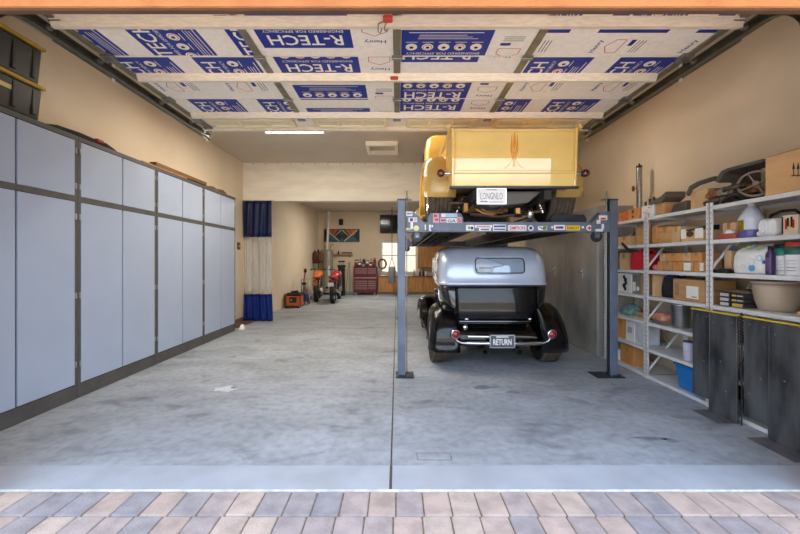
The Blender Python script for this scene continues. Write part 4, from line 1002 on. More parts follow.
IX = 3.04                                            # usual front of the goods
def geom(pa, pb, yt, lv, x0=IX, pf=None):
    """far and near front corners by pixel, top by pixel at the near corner -> y0 (near), y1 (far), z0, z1"""
    y1, y0 = YX(pa, x0), YX(pb, x0)
    return y0, y1, LV[lv]+.001, PZ(yt, y0)
def carton(name, pa, pb, yt, lv, depth, label, m=None, x0=IX, group=None, openf=False, z0=None, zt=None, tape=True, deco=None, cat='box'):
    m = m or CARD
    y0, y1, z, z1 = geom(pa, pb, yt, lv, x0)
    if z0 is not None: z = z0
    if zt is not None: z1 = zt
    x1 = min(x0+depth, 3.465)
    r = thing(name, ((x0+x1)/2, (y0+y1)/2, z), label, cat, group)
    mb = MB(); mb.box(x0, x1, y0, y1, z, z1, m, .004)
    mb.build('carton', r)
    if tape:
        ym = (y0+y1)/2; w = min(.03, (y1-y0)*.12); mb = MB()
        mb.box(x0-.0012, x0+.002, ym-w, ym+w, z1-(z1-z)*.35, z1+.001, TAPE); mb.box(x0-.001, x1-.004, ym-w, ym+w, z1-.001, z1+.0012, TAPE); mb.build('tape', r)
    if openf:
        mb = MB(); h = (y1-y0)*.4
        mb.faces([(x0, y0+.004, z1), (x0, y1-.004, z1), (x0-.05, y1, z1+.06), (x0-.05, y0, z1+.06)], [(0, 1, 2, 3)], m)
        mb.faces([(x0, y0, z1), (x1, y0, z1), (x1, y0-.03, z1+.08), (x0, y0-.03, z1+.08)], [(0, 1, 2, 3)], m)
        bmesh.ops.solidify(mb.bm, geom=list(mb.bm.faces), thickness=.004); mb.build('flap', r)
    if deco: 
        mb = MB(); deco(mb, x0-.0016, y0, y1, z, z1); mb.build('printing', r)
    return r, (x0, x1, y0, y1, z, z1)
SU, SV = (0, -1, 0), (0, 0, 1)                       # reading axes on a face that looks at the aisle
def arrow(mb, x, y, z, w, h, m=INK):
    geo = ([(-.5, 0), (0, .5), (.5, 0), (.16, 0), (.16, -.5), (-.16, -.5), (-.16, 0)], [(0, 1, 2, 3, 4, 5, 6)])
    mb.uv(geo, (x, y, z), SU, SV, m, w, h)

# ---- top deck
def d_or(mb, x, a, b, c, d): mb.rect((x, (a+b)/2, (c+d)/2), SU, SV, (b-a)*.5, (d-c)*.3, mat('print_dull', (170, 90, 40), .7))
carton('cardboard_box', 619, 626.4, 212, 6, .26, 'bright orange box on the top shelf beside the lift post', mat('orange_box', (232, 122, 62), .7), tape=False)
def d_ar(mb, x, a, b, c, d):
    arrow(mb, x, (a+b)/2, c+(d-c)*.72, (b-a)*.3, (d-c)*.25); arrow(mb, x, (a+b)/2, c+(d-c)*.3, (b-a)*.3, (d-c)*.25)
carton('cardboard_box', 627.6, 638.5, 207.5, 6, .24, 'orange brown box printed with two black arrows on the top shelf', CARD3, deco=d_ar)
BITS = mat('dark_scrap', (92, 82, 72), .6, .2, var=.3, scale=20)
def d_sp(mb, x, a, b, c, d):
    for k in range(9): mb.disc((x, a+(b-a)*random.uniform(.15, .85), c+(d-c)*random.uniform(.15, .85)), SU, SV, random.uniform(.006, .014), SP_, 8)
SP_ = mat('print_mauve', (196, 150, 160), .7)
wb, q = carton('open_box', 641.5, 653.5, 204, 6, .24, 'white printed box full of metal odds on the top shelf', WHITE, tape=False, deco=d_sp)
for k in range(9):
    x, y = q[0]+.03+.085*(k % 3), q[2]+.03+(q[3]-q[2]-.06)*(k//3)/2; mb = MB()
    mb.cyl((x, y, q[5]+.001), (x+random.uniform(-.012, .012), y+random.uniform(-.01, .01), q[5]+random.uniform(.03, .10)), random.uniform(.01, .018), BITS, n=8)
    tag(mb.build('metal_rod', origin=(x, y, q[5])), 'short dark metal rod poking out of the white printed box', 'metal rod', 'metal rods in the white box')
sb, q2 = carton('cardboard_box', 656, 664.5, 202, 6, .2, 'small brown box under a dark tilted flap on the top shelf', CARD)
mb = MB(); mb.loft([[(q2[0]-.02, q2[3]+.10, q2[5]+.003), (q2[1], q2[3]+.10, q2[5]+.003), (q2[1], q2[3]+.10, q2[5]+.02), (q2[0]-.02, q2[3]+.10, q2[5]+.02)],
                   [(q2[0]-.02, q2[2]+.03, q2[5]+.003), (q2[1], q2[2]+.03, q2[5]+.003), (q2[1], q2[2]+.03, q2[5]+.07), (q2[0]-.02, q2[2]+.03, q2[5]+.07)],
                   [(q2[0]-.02, q2[2]-.05, q2[5]+.05), (q2[1], q2[2]-.05, q2[5]+.05), (q2[1], q2[2]-.05, q2[5]+.11), (q2[0]-.02, q2[2]-.05, q2[5]+.11)]], mat('grey_vinyl', (108, 98, 86), .6, var=.1), cap0=True, cap1=True, smooth=False)
mb.fixn(); tag(mb.build('headrest', origin=(3.1, q2[2], q2[5])), 'dark grey padded piece lying on the small brown box', 'padded piece')
# tall chrome tube
Yt = YX(638.3, 3.14); r = thing('metal_tube', (3.14, Yt, LV[6]), 'tall shiny metal tube standing among the boxes on the top shelf', 'tube')
xt, yt_ = 3.34, YX(638.3, 3.34)-.02
ORG[r.name] = Vector((xt, yt_, LV[6])); r.location = (xt, yt_, LV[6])
mb = MB(); zt = PZ(168, yt_); mb.cyl((xt, yt_, LV[6]+.001), (xt, yt_, zt), .036, STEEL, n=20); mb.build('barrel', r)
mb = MB(); mb.cyl((xt, yt_, zt), (xt, yt_, zt+.03), .036, BLACK, n=16); mb.cyl((xt, yt_, zt+.03), (xt, yt_, zt+.06), .012, BLACK, n=10); mb.build('end_cap', r)
mb = MB(); mb.ball((xt-.05, yt_+.05, PZ(188, yt_)), .028, mat('brass_knob', (120, 96, 50), .4, .6), (.7, .7, 1.5)); mb.cyl((xt-.05, yt_+.05, PZ(188, yt_)), (xt, yt_, PZ(188, yt_)), .008, STEEL); mb.build('knob', r)

# dark panel bits and the scrap behind the wheel
GV = mat('grey_plastic', (92, 88, 82), .55, var=.15, scale=8)
def slabpoly(name, pts, x0, x1, m, label, cat, bev=.01):
    """pts: (px, py) outline seen at x0"""
    yz = [(YX(p, x0), 0) for p, _ in pts]
    out = [(YX(p, x0), PZ(q, YX(p, x0))) for p, q in pts]
    mb = MB(); mb.prism(out, 'X', x0, x1, m, bev)
    cy = sum(o[0] for o in out)/len(out); cz = min(o[1] for o in out)
    return tag(mb.build(name, origin=((x0+x1)/2, cy, cz)), label, cat)
TOPZ = LV[6]+.001
def zpx(p, x): return None
def onshelf(p, x, lift=0): 
    Y = YX(p, x); return VY-(LV[6]+.002+lift-H)*F/Y
slabpoly('fender_panel', [(670, onshelf(670, 3.1)), (685, onshelf(685, 3.1)), (686, 200), (673, 205)], 3.1, 3.36, GV, 'low dark grey panel with a folded edge on the top shelf', 'panel')
bt, q3 = carton('open_box', 690.5, 708, 188, 6, .28, 'open tan box with grey lining near the middle of top shelf', CARD2, tape=False, x0=3.12)
slabpoly('bumper_cover', [(687, 196), (690, 190), (697, 185.5), (714, 180), (714, 176), (697, 181.5), (689, 186), (685.5, 194)], 3.085, 3.118, GV, 'dark grey curved cover over the open tan box', 'cover', .004)
slabpoly('fender_panel', [(714, 181), (721, 171), (727, 168.2), (763, 158.5), (763, 161.8), (729, 171), (724, 174), (718, 183)], 3.08, 3.30, mat('dark_grey_plastic', (98, 92, 84), .5, var=.15), 'long dark bumper leaning on the scrap behind the steering wheel', 'bumper', .004)
slabpoly('backing_panel', [(731, onshelf(731, 3.32)), (758, onshelf(758, 3.32)), (758, 166), (735, 173), (731, 178)], 3.32, 3.35, mat('dark_panel', (96, 86, 74), .7, var=.2), 'dark upright panel behind the steering wheel', 'panel', .004)
# steering wheel
r = thing('steering_wheel', (3.1, YX(748, 3.1), TOPZ+.02), 'grey four spoke steering wheel propped up on the top shelf', 'steering wheel')
WH = mat('wheel_grey', (150, 138, 122), .5, var=.1); wy, wz = YX(749, 3.10), PZ(183.5, YX(749, 3.10)); wr = .118
ctr = Vector((3.16, wy, wz)); ax = Vector((-.72, -.62, .30)).normalized(); e1 = ax.cross(Vector((0, 0, 1))).normalized(); e2 = e1.cross(ax)
RW = wr
mb = MB(); mb.tube([ctr+(e1*math.cos(t)+e2*math.sin(t))*RW for t in [2*PI*k/36 for k in range(36)]], .011, WH, n=8, closed=True); mb.build('wheel_rim', r)
mb = MB()
for k in range(4):
    t = PI/4+k*PI/2+.3; mb.tube([ctr-ax*.02, ctr+(e1*math.cos(t)+e2*math.sin(t))*RW], .007, WH, n=6)
mb.cyl(ctr-ax*.05, ctr+ax*.012, .022, WH, n=14); mb.build('spokes', r)
# loose mechanical junk: separate pieces
kinds = []
JM = [BITS, mat('rusty_part', (158, 104, 70), .7, .1, var=.3, scale=20), STEEL, mat('dirty_alloy', (180, 168, 150), .5, .2, var=.2, scale=20), mat('oily_black', (34, 32, 30), .5)]
jl = ['dark bent hose', 'rusty bracket', 'bright metal elbow', 'grey alloy casting', 'black cable loop']
where = ['next to the steering wheel', 'in front of the dark panel', 'beside the open tan box', 'below the long dark bumper']
for k, p in enumerate((714, 714, 723.5, 723.5, 734, 734, 714, 714, 723.5, 723.5, 734, 734)):
    lift = 0 if k < 6 else .09
    x = 3.07 if k % 2 == 0 else 3.23
    y = YX(p, 3.07); z = TOPZ+lift; m = JM[k % 5]; mb = MB()
    if k % 5 == 0: mb.tube([(x+.06*math.cos(t), y+.075*math.sin(t), z+.022+.045*t/6) for t in [j*.5 for j in range(13)]], .02, m); nmj = 'hose'
    elif k % 5 == 1:
        mb.prism([(y-.075, z), (y+.07, z), (y+.07, z+.03), (y+.0, z+.084), (y-.03, z+.084), (y-.075, z+.03)], 'X', x-.03, x+.04, m, .004); nmj = 'bracket'
    elif k % 5 == 2: mb.tube([(x, y-.08, z+.04), (x, y, z+.045), (x+.02, y+.05, z+.055), (x+.06, y+.06, z+.04)], [.04, .038, .034, .04], m, n=10); nmj = 'pipe_elbow'
    elif k % 5 == 3: mb.box(x-.03, x+.06, y-.065, y+.06, z, z+.06, m, .012, seg=2); mb.cyl((x-.035, y, z+.03), (x+.02, y, z+.03), .02, m, n=12); mb.cyl((x+.01, y, z+.06), (x+.01, y, z+.082), .025, m, n=12); nmj = 'casting'
    else: mb.tube([(x+.07*math.cos(t), y+.08*math.sin(t), z+.045+.03*math.sin(2*t)) for t in [2*PI*j/16 for j in range(16)]], .015, m, closed=True); nmj = 'cable_loop'
    w_ = ('by the steering wheel', 'between tan box and steering wheel')[0 if p > 730 else 1]
    tag(mb.build(nmj, origin=(x, y, z)), jl[k % 5]+' '+w_+(', piled on top' if lift else ', at the bottom')+(', front' if k % 2 == 0 else ', rear'), 'car part', 'loose car parts on the top shelf')
# big carton with arrows
y1, y0 = YX(765, 3.0), YX(808, 3.0)
r = thing('cardboard_box', (3.2, (y0+y1)/2, TOPZ), 'large tan cardboard box with two black up arrows on the top shelf', 'box')
mb = MB(); z1 = PZ(158, y1); y0 = 2.90; mb.box(3.0, 3.40, y0-.25, y1, TOPZ, z1, mat('tan_carton', (222, 176, 122), .85, var=.05, scale=3, stretch=(1, 1, 3)), .005); mb.build('carton', r)
mb = MB()
for p in (793.5, 798): 
    y = YX(p, 2.998); arrow(mb, 2.9985, y, PZ(169, y), .022, .11); mb.rect((2.9985, y, PZ(175.5, y)), SU, SV, .035, .008, INK)
mb.build('printing', r)
mb = MB(); mb.box(2.9988, 3.39, y0-.24, y1-.01, z1, z1+.0015, TAPE); mb.build('tape', r)

# ---- second deck
carton('cardboard_box', 618, 630.5, 236, 5, .25, 'low brown box behind the lift post on the second shelf from top', CARD2)
carton('cardboard_box', 636.2, 644.8, 227, 5, .3, 'upright tan box just left of the first shelf upright', CARD)
carton('cardboard_box', 652, 657, 226, 5, .3, 'tan box just right of the first shelf upright', CARD3)
carton('cardboard_box', 657.8, 671.5, 226, 5, .3, 'tan box with dark top flaps beside the holed tray', CARD)
carton('cardboard_box', 672, 679.5, 226, 5, .3, 'narrow light box wedged next to the holed tray', CARD2)
r, q = carton('storage_tray', 681, 703.5, 229.5, 5, .3, 'long low tan tray with an oval hand hole', CARD2, tape=False)
mb = MB(); n = 20; yc, zc = YX(690, IX), PZ(234, YX(690, IX))
mb.faces([(IX-.0015, yc+.05*math.cos(t), zc+.032*math.sin(t)) for t in [2*PI*k/n for k in range(n)]], [tuple(range(n))], mat('hole_dark', (92, 62, 36), .9)); mb.build('hand_hole', r)
mb = MB(); mb.rect((IX-.0012, YX(683.5, IX), PZ(234, YX(683.5, IX))), SU, SV, .07, .1, PAPER); mb.rect((IX-.0012, YX(699, IX), PZ(233, YX(699, IX))), SU, SV, .1, .1, PAPER); mb.build('label_sticker', r)
mb = MB(); zz = q[5]+.001; mb.loft([[(IX+.02, y, zz), (IX+.16, y, zz), (IX+.16, y, zz+h), (IX+.02, y, zz+h*.8)] for y, h in ((q[2]-.0, .05), (q[2]+.1, .03), (q[3]-.04, .012))], mat('black_rubber_strip', (40, 36, 38), .7), cap0=True, cap1=True); tag(mb.build('rubber_strip', origin=(IX+.1, q[2], zz)), 'black rubber strip lying on the holed tray', 'strip')
mb = MB(); zz = PZ(226, YX(665, IX)); y1_, y0_ = YX(657.8, IX), YX(671.5, IX)
# near bay
carton('cardboard_box', 722.5, 735, 222, 5, .26, 'pinkish cardboard box at the foot of the second upright, beside the clear jug', mat('pinkish_carton', (222, 172, 132), .8, var=.06), x0=3.08)
mb = MB(); y = YX(727, 3.03); z = LV[5]+.001; mb.box(3.01, 3.07, y-.10, y+.09, z, z+.05, mat('dull_red_box', (176, 84, 70), .6, var=.1), .008); b_ = thing('small_carton', (3.04, y, z), 'small dull red carton with white dome lying before the pinkish box', 'box'); mb.build('carton', b_)
mb = MB(); mb.lathe([(.036, 0), (.034, .014), (.022, .03), (0, .034)], (3.04, y-.02, z+.05), WHITE, 16); mb.build('dome_cap', b_)
# clear jug with blue liquid
def jug():
    y = YX(751, 3.13); x = 3.13; z = LV[5]+.001; s = 1.0
    r = thing('plastic_jug', (x, y, z), 'large translucent jug with blue liquid and a yellow label on second shelf', 'jug')
    PL = mat('jug_plastic', (212, 214, 226), .3, var=.04, spec=.6); BL = mat('jug_blue', (92, 92, 158), .3, var=.05)
    R = .088; h = PZ(203.5, y)-z
    mb = MB(); mb.lathe([(0, .072), (R*.99, .072), (R, .08), (R*.98, h*.5), (R, h*.55), (R*.96, h*.60), (R*.66, h*.77), (R*.36, h*.89), (R*.26, h*.91), (R*.26, h*.95)], (x, y, z), PL, 28); mb.build('jug_shell', r)
    mb = MB(); mb.lathe([(0, .0), (R*.96, 0), (R*1.0, .012), (R*.995, .072)], (x, y, z), BL, 28); mb.build('blue_liquid', r)
    mb = MB(); mb.lathe([(R*.30, h*.93), (R*.30, h), (0, h)], (x, y, z), WHITE, 18); mb.build('cap', r)
    mb = MB(); mb.loft([[(x+R*1.012*math.cos(a), y+R*1.012*math.sin(a), z+zz) for a in [PI*.86+k*.07 for k in range(11)]] for zz in (.06, h*.52)], mat('jug_label', (236, 204, 60), .5, var=.1, scale=30), closed=False, thick=.001)
    mb.build('label_sticker', r)
jug()
def bottle_side():
    x = 3.10; y = YX(772, 3.10); z = LV[5]+.001; R = .062
    r = thing('white_bottle', (x, y, z), 'white plastic jug with a moulded handle lying beside the clear jug', 'bottle')
    mb = MB(); mb.box(x-.05, x+.10, y-.068, y+.075, z, z+.15, WHITE, .035, seg=3); mb.build('body', r)
    mb = MB(); c = Vector((x-.052, y+.02, z+.085)); mb.tube([c+Vector((0, .028*math.cos(t), .05*math.sin(t))) for t in [2*PI*k/18 for k in range(18)]], .011, WHITE, closed=True); mb.build('handle', r)
    mb = MB(); mb.cyl((x+.0, y+.074, z+.03), (x+.0, y+.105, z+.03), .026, WHITE, n=16); mb.build('cap', r)
bottle_side()
def d_tx(mb, x, a, b, c, d):
    mb.rect((x, a+(b-a)*.93, (c+d)/2), SU, SV, .012, d-c-.02, INK)
    for k, m in enumerate((REDP, INK, YELP, INK, REDP)):
        mb.rect((x, b-.03-(b-a-.05)*(k+.4)/5, c+(d-c)*(.55+.1*(k % 2))), SU, SV, .016, (d-c)*(.5-.08*(k % 3)), m)
carton('product_box', 781.5, 797.5, 214, 5, .16, 'cream box with coloured print standing next to the white jug', mat('cream_box', (232, 214, 184), .6), deco=d_tx, tape=False)
mb = MB(); y = YX(778, 3.2); mb.tube([(3.28, y+.14, LV[5]+.20), (3.28, y+.05, LV[5]+.225), (3.28, y-.06, LV[5]+.22), (3.28, y-.12, LV[5]+.17)], .012, BLACK); mb.tube([(3.28, y+.14, LV[5]+.20), (3.28, y+.14, LV[5]+.001)], .012, BLACK); tag(mb.build('black_bracket', origin=(3.28, y, LV[5])), 'black bent bracket showing above the white jug', 'bracket')

# ---- third deck
carton('cardboard_box', 619.5, 628, 252.5, 4, .22, 'tan box left of the red fuel can', CARD2)
def gascan():
    x0 = 3.02; y1, y0 = YX(629.5, x0), YX(646, x0); z = LV[4]+.001; z1 = PZ(250.5, y0)
    r = thing('fuel_can', (3.13, (y0+y1)/2, z), 'red plastic fuel can with a black spout', 'fuel can')
    RD = mat('can_red', (200, 36, 52), .4, var=.04); h = z1-z
    mb = MB(); mb.prism([(y0, z), (y1, z), (y1, z+h*.72), (y1-.05, z+h), (y0+.12, z+h), (y0, z+h*.8)], 'X', x0, x0+.24, RD, .022); mb.build('body', r)
    mb = MB(); mb.tube([(x0+.12, y0+.03, z+h*.9), (x0+.12, y0+.05, z+h*1.12), (x0+.12, y0+.18, z+h*1.12), (x0+.12, y1-.06, z+h*.98)], .016, RD); mb.build('handle', r)
    mb = MB(); mb.tube([(x0+.08, y1-.07, z+h*.94), (x0-.03, y1-.03, z+h*1.03), (x0-.075, y1+.04, z+h*1.45)], [.026, .022, .014], BLACK, n=12); mb.build('spout', r)
gascan()
mb = MB(); x, y, z = 3.05, YX(655, 3.05), LV[4]+.001
mb.loft([[(x, y-.02, z), (x+.1, y-.02, z), (x+.1, y+.05, z), (x, y+.05, z)], [(x, y-.03, z+.06), (x+.1, y-.03, z+.06), (x+.1, y+.05, z+.05), (x, y+.05, z+.05)], [(x+.02, y, z+.07), (x+.08, y, z+.07), (x+.08, y+.03, z+.07), (x+.02, y+.03, z+.07)]], mat('pink_rag', (214, 130, 126), .9, bump=.5), cap0=True, cap1=True)
tag(mb.build('rag', origin=(x, y, z)), 'crumpled pink rag next to the shelf upright', 'rag')
lowc = [(657.5, 662), (663, 672), (672.7, 681.5), (682.3, 692.5), (694, 698.5), (699, 704.5)]
lowl = ['first from the pink rag', 'second from the pink rag', 'third from the pink rag', 'with white label, fourth from the pink rag', 'dark and narrow, fifth from the pink rag', 'with white label against the second upright']
def d_lab(mb, x, a, b, c, d): mb.rect((x, (a+b)/2, (c+d)/2), SU, SV, (b-a)*.7, (d-c)*.75, PAPER)
for (a, b), l, k in zip(lowc, lowl, range(6)):
    carton('small_carton', a, b, 262.6, 4, .18, 'small tan carton in the low row, '+l, CARD if k % 2 else CARD3, group='small cartons on the third shelf', zt=LV[4]+.108, deco=d_lab if k in (3, 5) else None)
upc = [(659.5, 664.5), (665.5, 681), (682, 690), (690.7, 701.5)]
upl = ['leftmost in its row', 'long one in the middle', 'with slanted light front', 'next to the second upright']
for (a, b), l, k in zip(upc, upl, range(4)):
    carton('small_carton', a, b, 255, 4, .18, 'tan carton stacked on the low row, '+l, CARD3 if k % 2 else CARD2, group='small cartons on the third shelf', z0=LV[4]+.111, zt=LV[4]+.20)
# near bay
carton('cardboard_box', 724, 731, 250.5, 4, .2, 'tan box behind the second upright, beside the white wipes bag', CARD2, x0=3.10, tape=False)
mb = MB(); y = YX(723, 3.03); z = LV[4]+.001; mb.box(3.01, 3.09, y-.06, y+.12, z, z+.03, BLACK, .006); mb.box(3.01, 3.06, y-.06, y+.03, z+.03, z+.042, BLACK, .004); tag(mb.build('black_case', origin=(3.05, y, z)), 'flat black case in front of the tan box', 'case')
def softbag():
    x0, x1 = 3.02, 3.30; y1, y0 = YX(729.5, x0), YX(763, x0); z = LV[4]+.001; z1 = PZ(245, (y0+y1)/2)
    r = thing('plastic_bag', (3.15, (y0+y1)/2, z), 'bulging white plastic bag printed with blue and green circles', 'bag')
    W = mat('bag_white', (236, 236, 232), .35, var=.05, scale=14, bump=.35, bscale=30)
    mb = MB(); rings = []
    L = y1-y0; cy = (y0+y1)/2; cx = (x0+x1)/2; w = (x1-x0)/2
    for t, sx, sy in ((0, .86, .92), (.06, .97, .98), (.3, 1.0, 1.0), (.6, .98, .98), (.8, .85, .96), (.92, .55, .9), (1.0, .3, .86)):
        rings.append([(cx+(xx-cx)*1, yy, z+(z1-z)*t+.012*math.sin(yy*60)*t) for xx, yy in rrect(w*sx, cy-L/2*sy, cy+L/2*sy, min(.06, w*sx*.6), 5, cx)])
    mb.loft(rings, W, cap0=True, cap1=True); mb.build('bag_body', r)
    BLc = mat('bag_blue', (110, 176, 220), .4); GN = mat('bag_green', (170, 206, 90), .4); DB = mat('bag_navy', (60, 110, 180), .4)
    mb = MB(); X = x0-.003
    def dd(p, q_, rad, m): yy = YX(p, x0); mb.disc((X, yy, PZ(q_, yy)), SU, SV, rad, m)
    for p, q_, rad, m in ((752, 268, .030, BLc), (752, 262, .030, mat('bag_ring', (206, 222, 230), .4)), (752, 262, .025, W), (760, 258, .024, BLc), (760, 258, .019, W), (764.5, 262, .016, DB), (744, 267, .022, mat('bag_ring', (206, 222, 230), .4)), (744, 267, .018, W)): X -= .0006; dd(p, q_, rad, m)
    for p, q_, a_, b_, m in ((733, 247, .05, .014, DB), (736, 243.5, .045, .016, GN), (747, 247, .05, .02, GN), (758, 248.5, .06, .016, GN), (752, 246, .05, .014, BLc), (768, 251, .05, .016, GN)):
        yy = YX(p, x0); mb.uv(([(math.cos(t), math.sin(t)) for t in [2*PI*k/14 for k in range(14)]], [tuple(range(14))]), (x0+.012, yy, PZ(q_, yy)), (0, -.9, .3), (.1, .3, .9), m, a_/2, b_/2)
    mb.build('printing', r)
    mb = MB(); mb.box(3.16, 3.28, cy-.12, cy+.06, z1+.001, z1+.018, CARD, .004); tag(mb.build('cardboard_piece', origin=(3.2, cy, z1)), 'crumpled cardboard lying on the white bag', 'cardboard')
softbag()
def pbottle():
    x = 3.03; y = YX(770.5, x); z = LV[4]+.001; h = PZ(246, y)-z
    r = thing('purple_bottle', (x, y, z), 'slim dark purple bottle between the white bag and white tub', 'bottle')
    PU = mat('bottle_purple', (76, 48, 96), .3, var=.05)
    mb = MB(); mb.lathe([(0, 0), (.028, 0), (.03, .01), (.03, h*.72), (.016, h*.84), (.014, h*.88)], (x, y, z), PU, 18); mb.build('body', r)
    mb = MB(); mb.lathe([(.017, h*.86), (.017, h), (0, h)], (x, y, z), BLACK, 14); mb.build('cap', r)
    mb = MB(); mb.loft([[(x+.0308*math.cos(a), y+.0308*math.sin(a), z+zz) for a in [PI*.9+k*.12 for k in range(8)]] for zz in (.03, h*.6)], mat('lilac_label', (176, 140, 180), .5), closed=False, thick=.0006); mb.build('label_sticker', r)
pbottle()
def tub(px_, R, yt, x, label, lidm, bandm, two=False):
    y = YX(px_, x); z = LV[4]+.001; h = PZ(yt, y)-z
    r = thing('plastic_tub', (x, y, z), label, 'tub', 'white tubs with coloured tops')
    mb = MB(); mb.lathe([(0, 0), (R*.94, 0), (R*.96, .008), (R, h*.62)], (x, y, z), WHITE, 26); mb.build('body', r)
    mb = MB(); mb.lathe([(R, h*.62), (R*1.02, h*.63), (R*1.02, h*.86), (R*.9, h*.86)], (x, y, z), bandm, 26); mb.build('band', r)
    mb = MB(); mb.lathe([(R*.92, h*.86), (R*.94, h*.88), (R*.94, h), (0, h)], (x, y, z), lidm, 26); mb.build('lid', r)
    mb = MB()
    for k in range(4): mb.loft([[(x+R*1.0*math.cos(a)*(1.004), y+R*1.004*math.sin(a), z+h*zz) for a in [PI*.95+j*.12 for j in range(8)]] for zz in (.14+.1*k, .155+.1*k)], mat('faint_print', (206, 206, 214), .5), closed=False, thick=.0005)
    mb.build('printing', r)
TEAL = mat('teal_plastic', (46, 140, 120), .4, var=.05)
tub(784, .062, 244, 3.125, 'white tub with teal band and dark lid, next to the purple bottle', BLACK, TEAL)
tub(797, .07, 242, 3.07, 'white tub with green band and red lid, farthest from the purple bottle', mat('lid_red', (188, 52, 44), .4), mat('dark_green_plastic', (30, 100, 84), .4))

# ---- fourth deck
def d_pic(mb, x, a, b, c, d):
    for k in range(5): mb.disc((x, a+(b-a)*(.45+.08*math.sin(k*2)), c+(d-c)*(.2+.15*k)), SU, SV, .028+.008*(k % 2), INK, 9)
    mb.rect((x, a+(b-a)*.12, (c+d)/2), SU, SV, (b-a)*.1, (d-c)*.8, PAPER)
carton('product_box', 618, 631.5, 273.5, 3, .2, 'white box with black pictures behind the lift post', WHITE, deco=d_pic, tape=False)
carton('product_box', 632.3, 640.5, 276, 3, .2, 'grey box with white round mark beside the pictured box', mat('grey_box', (128, 122, 114), .6), tape=False, deco=lambda mb, x, a, b, c, d: (mb.disc((x, a+(b-a)*.3, c+(d-c)*.3), SU, SV, .028, PAPER), mb.rect((x, a+(b-a)*.75, c+(d-c)*.4), SU, SV, .06, (d-c)*.5, PAPER)))
carton('cardboard_box', 641, 644.6, 274.5, 3, .2, 'thin tan box beside the grey box, against the upright', CARD)
carton('cardboard_box', 652, 654, 274.5, 3, .2, 'thin tan box next to the dark blue bag', CARD2)
mb = MB(); y1, y0 = YX(658, 3.1), YX(672, 3.1); z = LV[3]+.001; zt = PZ(274.5, y0)
rings = []
for t, s, dx in ((0, .95, 0), (.3, 1, 0), (.6, .92, .01), (.85, .78, .02), (1, .4, .03)):
    rings.append([(3.2+.10*s*math.cos(a)*(1+.12*math.sin(3*a)), (y0+y1)/2+(y1-y0)*.56*s*math.sin(a)*(1+.08*math.sin(4*a+t*3)), z+(zt-z)*t) for a in [2*PI*k/20 for k in range(20)]])
bg_ = thing('duffel_bag', (3.2, (y0+y1)/2, z), 'black and blue soft bag behind the labelled brown box', 'bag')
mb.loft(rings[:4], mat('bag_black', (34, 34, 42), .8, var=.3, bump=.6), cap0=True); mb.build('bag_body', bg_)
mb = MB(); mb.loft(rings[3:], mat('bag_cobalt', (40, 84, 170), .7, var=.3, bump=.5), cap1=True); mb.build('bag_top', bg_)
def d_ship(mb, x, a, b, c, d):
    for k in (0, 1, 2): mb.rect((x, b-(b-a)*(.10+.045*k), c+(d-c)*.5), SU, SV, (b-a)*.012, (d-c)*.42, INK)
    mb.rect((x, b-(b-a)*.145, c+(d-c)*.74), SU, SV, (b-a)*.12, .005, INK); mb.rect((x, b-(b-a)*.145, c+(d-c)*.27), SU, SV, (b-a)*.12, .005, INK)
    mb.rect((x, a+(b-a)*.36, c+(d-c)*.42), SU, SV, (b-a)*.38, (d-c)*.56, PAPER); mb.rect((x-.0005, a+(b-a)*.30, c+(d-c)*.22), SU, SV, (b-a)*.16, .008, INK)
carton('cardboard_box', 673, 704.5, 280.5, 3, .32, 'brown shipping box with a white label and printed arrows', CARD, deco=d_ship, tape=False)
# stacked small boxes in the near bay
stk = []
PWB = mat('pale_grey_box', (206, 204, 200), .5); DKB = mat('dark_box', (52, 48, 46), .6, var=.1); YB = mat('yellow_box', (214, 178, 84), .5)
for k in range(3):
    carton('small_box', 719.5, 729.5, 0, 3, .15, ('bottom', 'middle', 'topmost')[k]+' grey fronted box of the stack by second upright', DKB, group='stacked grey fronted boxes', z0=LV[3]+.001+k*.043, zt=LV[3]+.041+k*.043, tape=False, x0=3.06, deco=lambda mb, x, a, b, c, d: mb.rect((x, (a+b)/2, (c+d)/2), SU, SV, (b-a)*.86, (d-c)*.7, PWB))
for k in range(3):
    carton('small_box', 731, 744, 0, 3, .15, ('lowest yellow fronted', 'middle dark with light bars', 'topmost dark with light bars')[k]+' box of the stack beside the beige pot', DKB, group='stacked dark boxes', z0=LV[3]+.001+k*.043, zt=LV[3]+.041+k*.043, tape=False, x0=3.06, deco=(lambda mb, x, a, b, c, d: mb.rect((x, (a+b)/2, (c+d)/2), SU, SV, (b-a)*.8, (d-c)*.75, YB)) if k == 0 else (lambda mb, x, a, b, c, d: (mb.rect((x, b-(b-a)*.25, (c+d)/2), SU, SV, (b-a)*.35, (d-c)*.4, YB), mb.rect((x, a+(b-a)*.3, (c+d)/2), SU, SV, (b-a)*.45, (d-c)*.25, PWB))))
mb = MB(); zz = LV[3]+.131; ya, yb = YX(746, 3.08), YX(716, 3.08); mb.loft([[(3.07, y, zz), (3.20, y, zz), (3.20, y, zz+h), (3.07, y, zz+h*.8)] for y, h in ((ya, .012), (ya+.08, .035), ((ya+yb)/2, .03), (yb, .012))], mat('brown_leather', (110, 82, 64), .7, bump=.3), cap0=True, cap1=True)
tag(mb.build('leather_wrap', origin=(3.1, (ya+yb)/2, zz)), 'flat brown leather wrap over the stacked small boxes', 'leather')
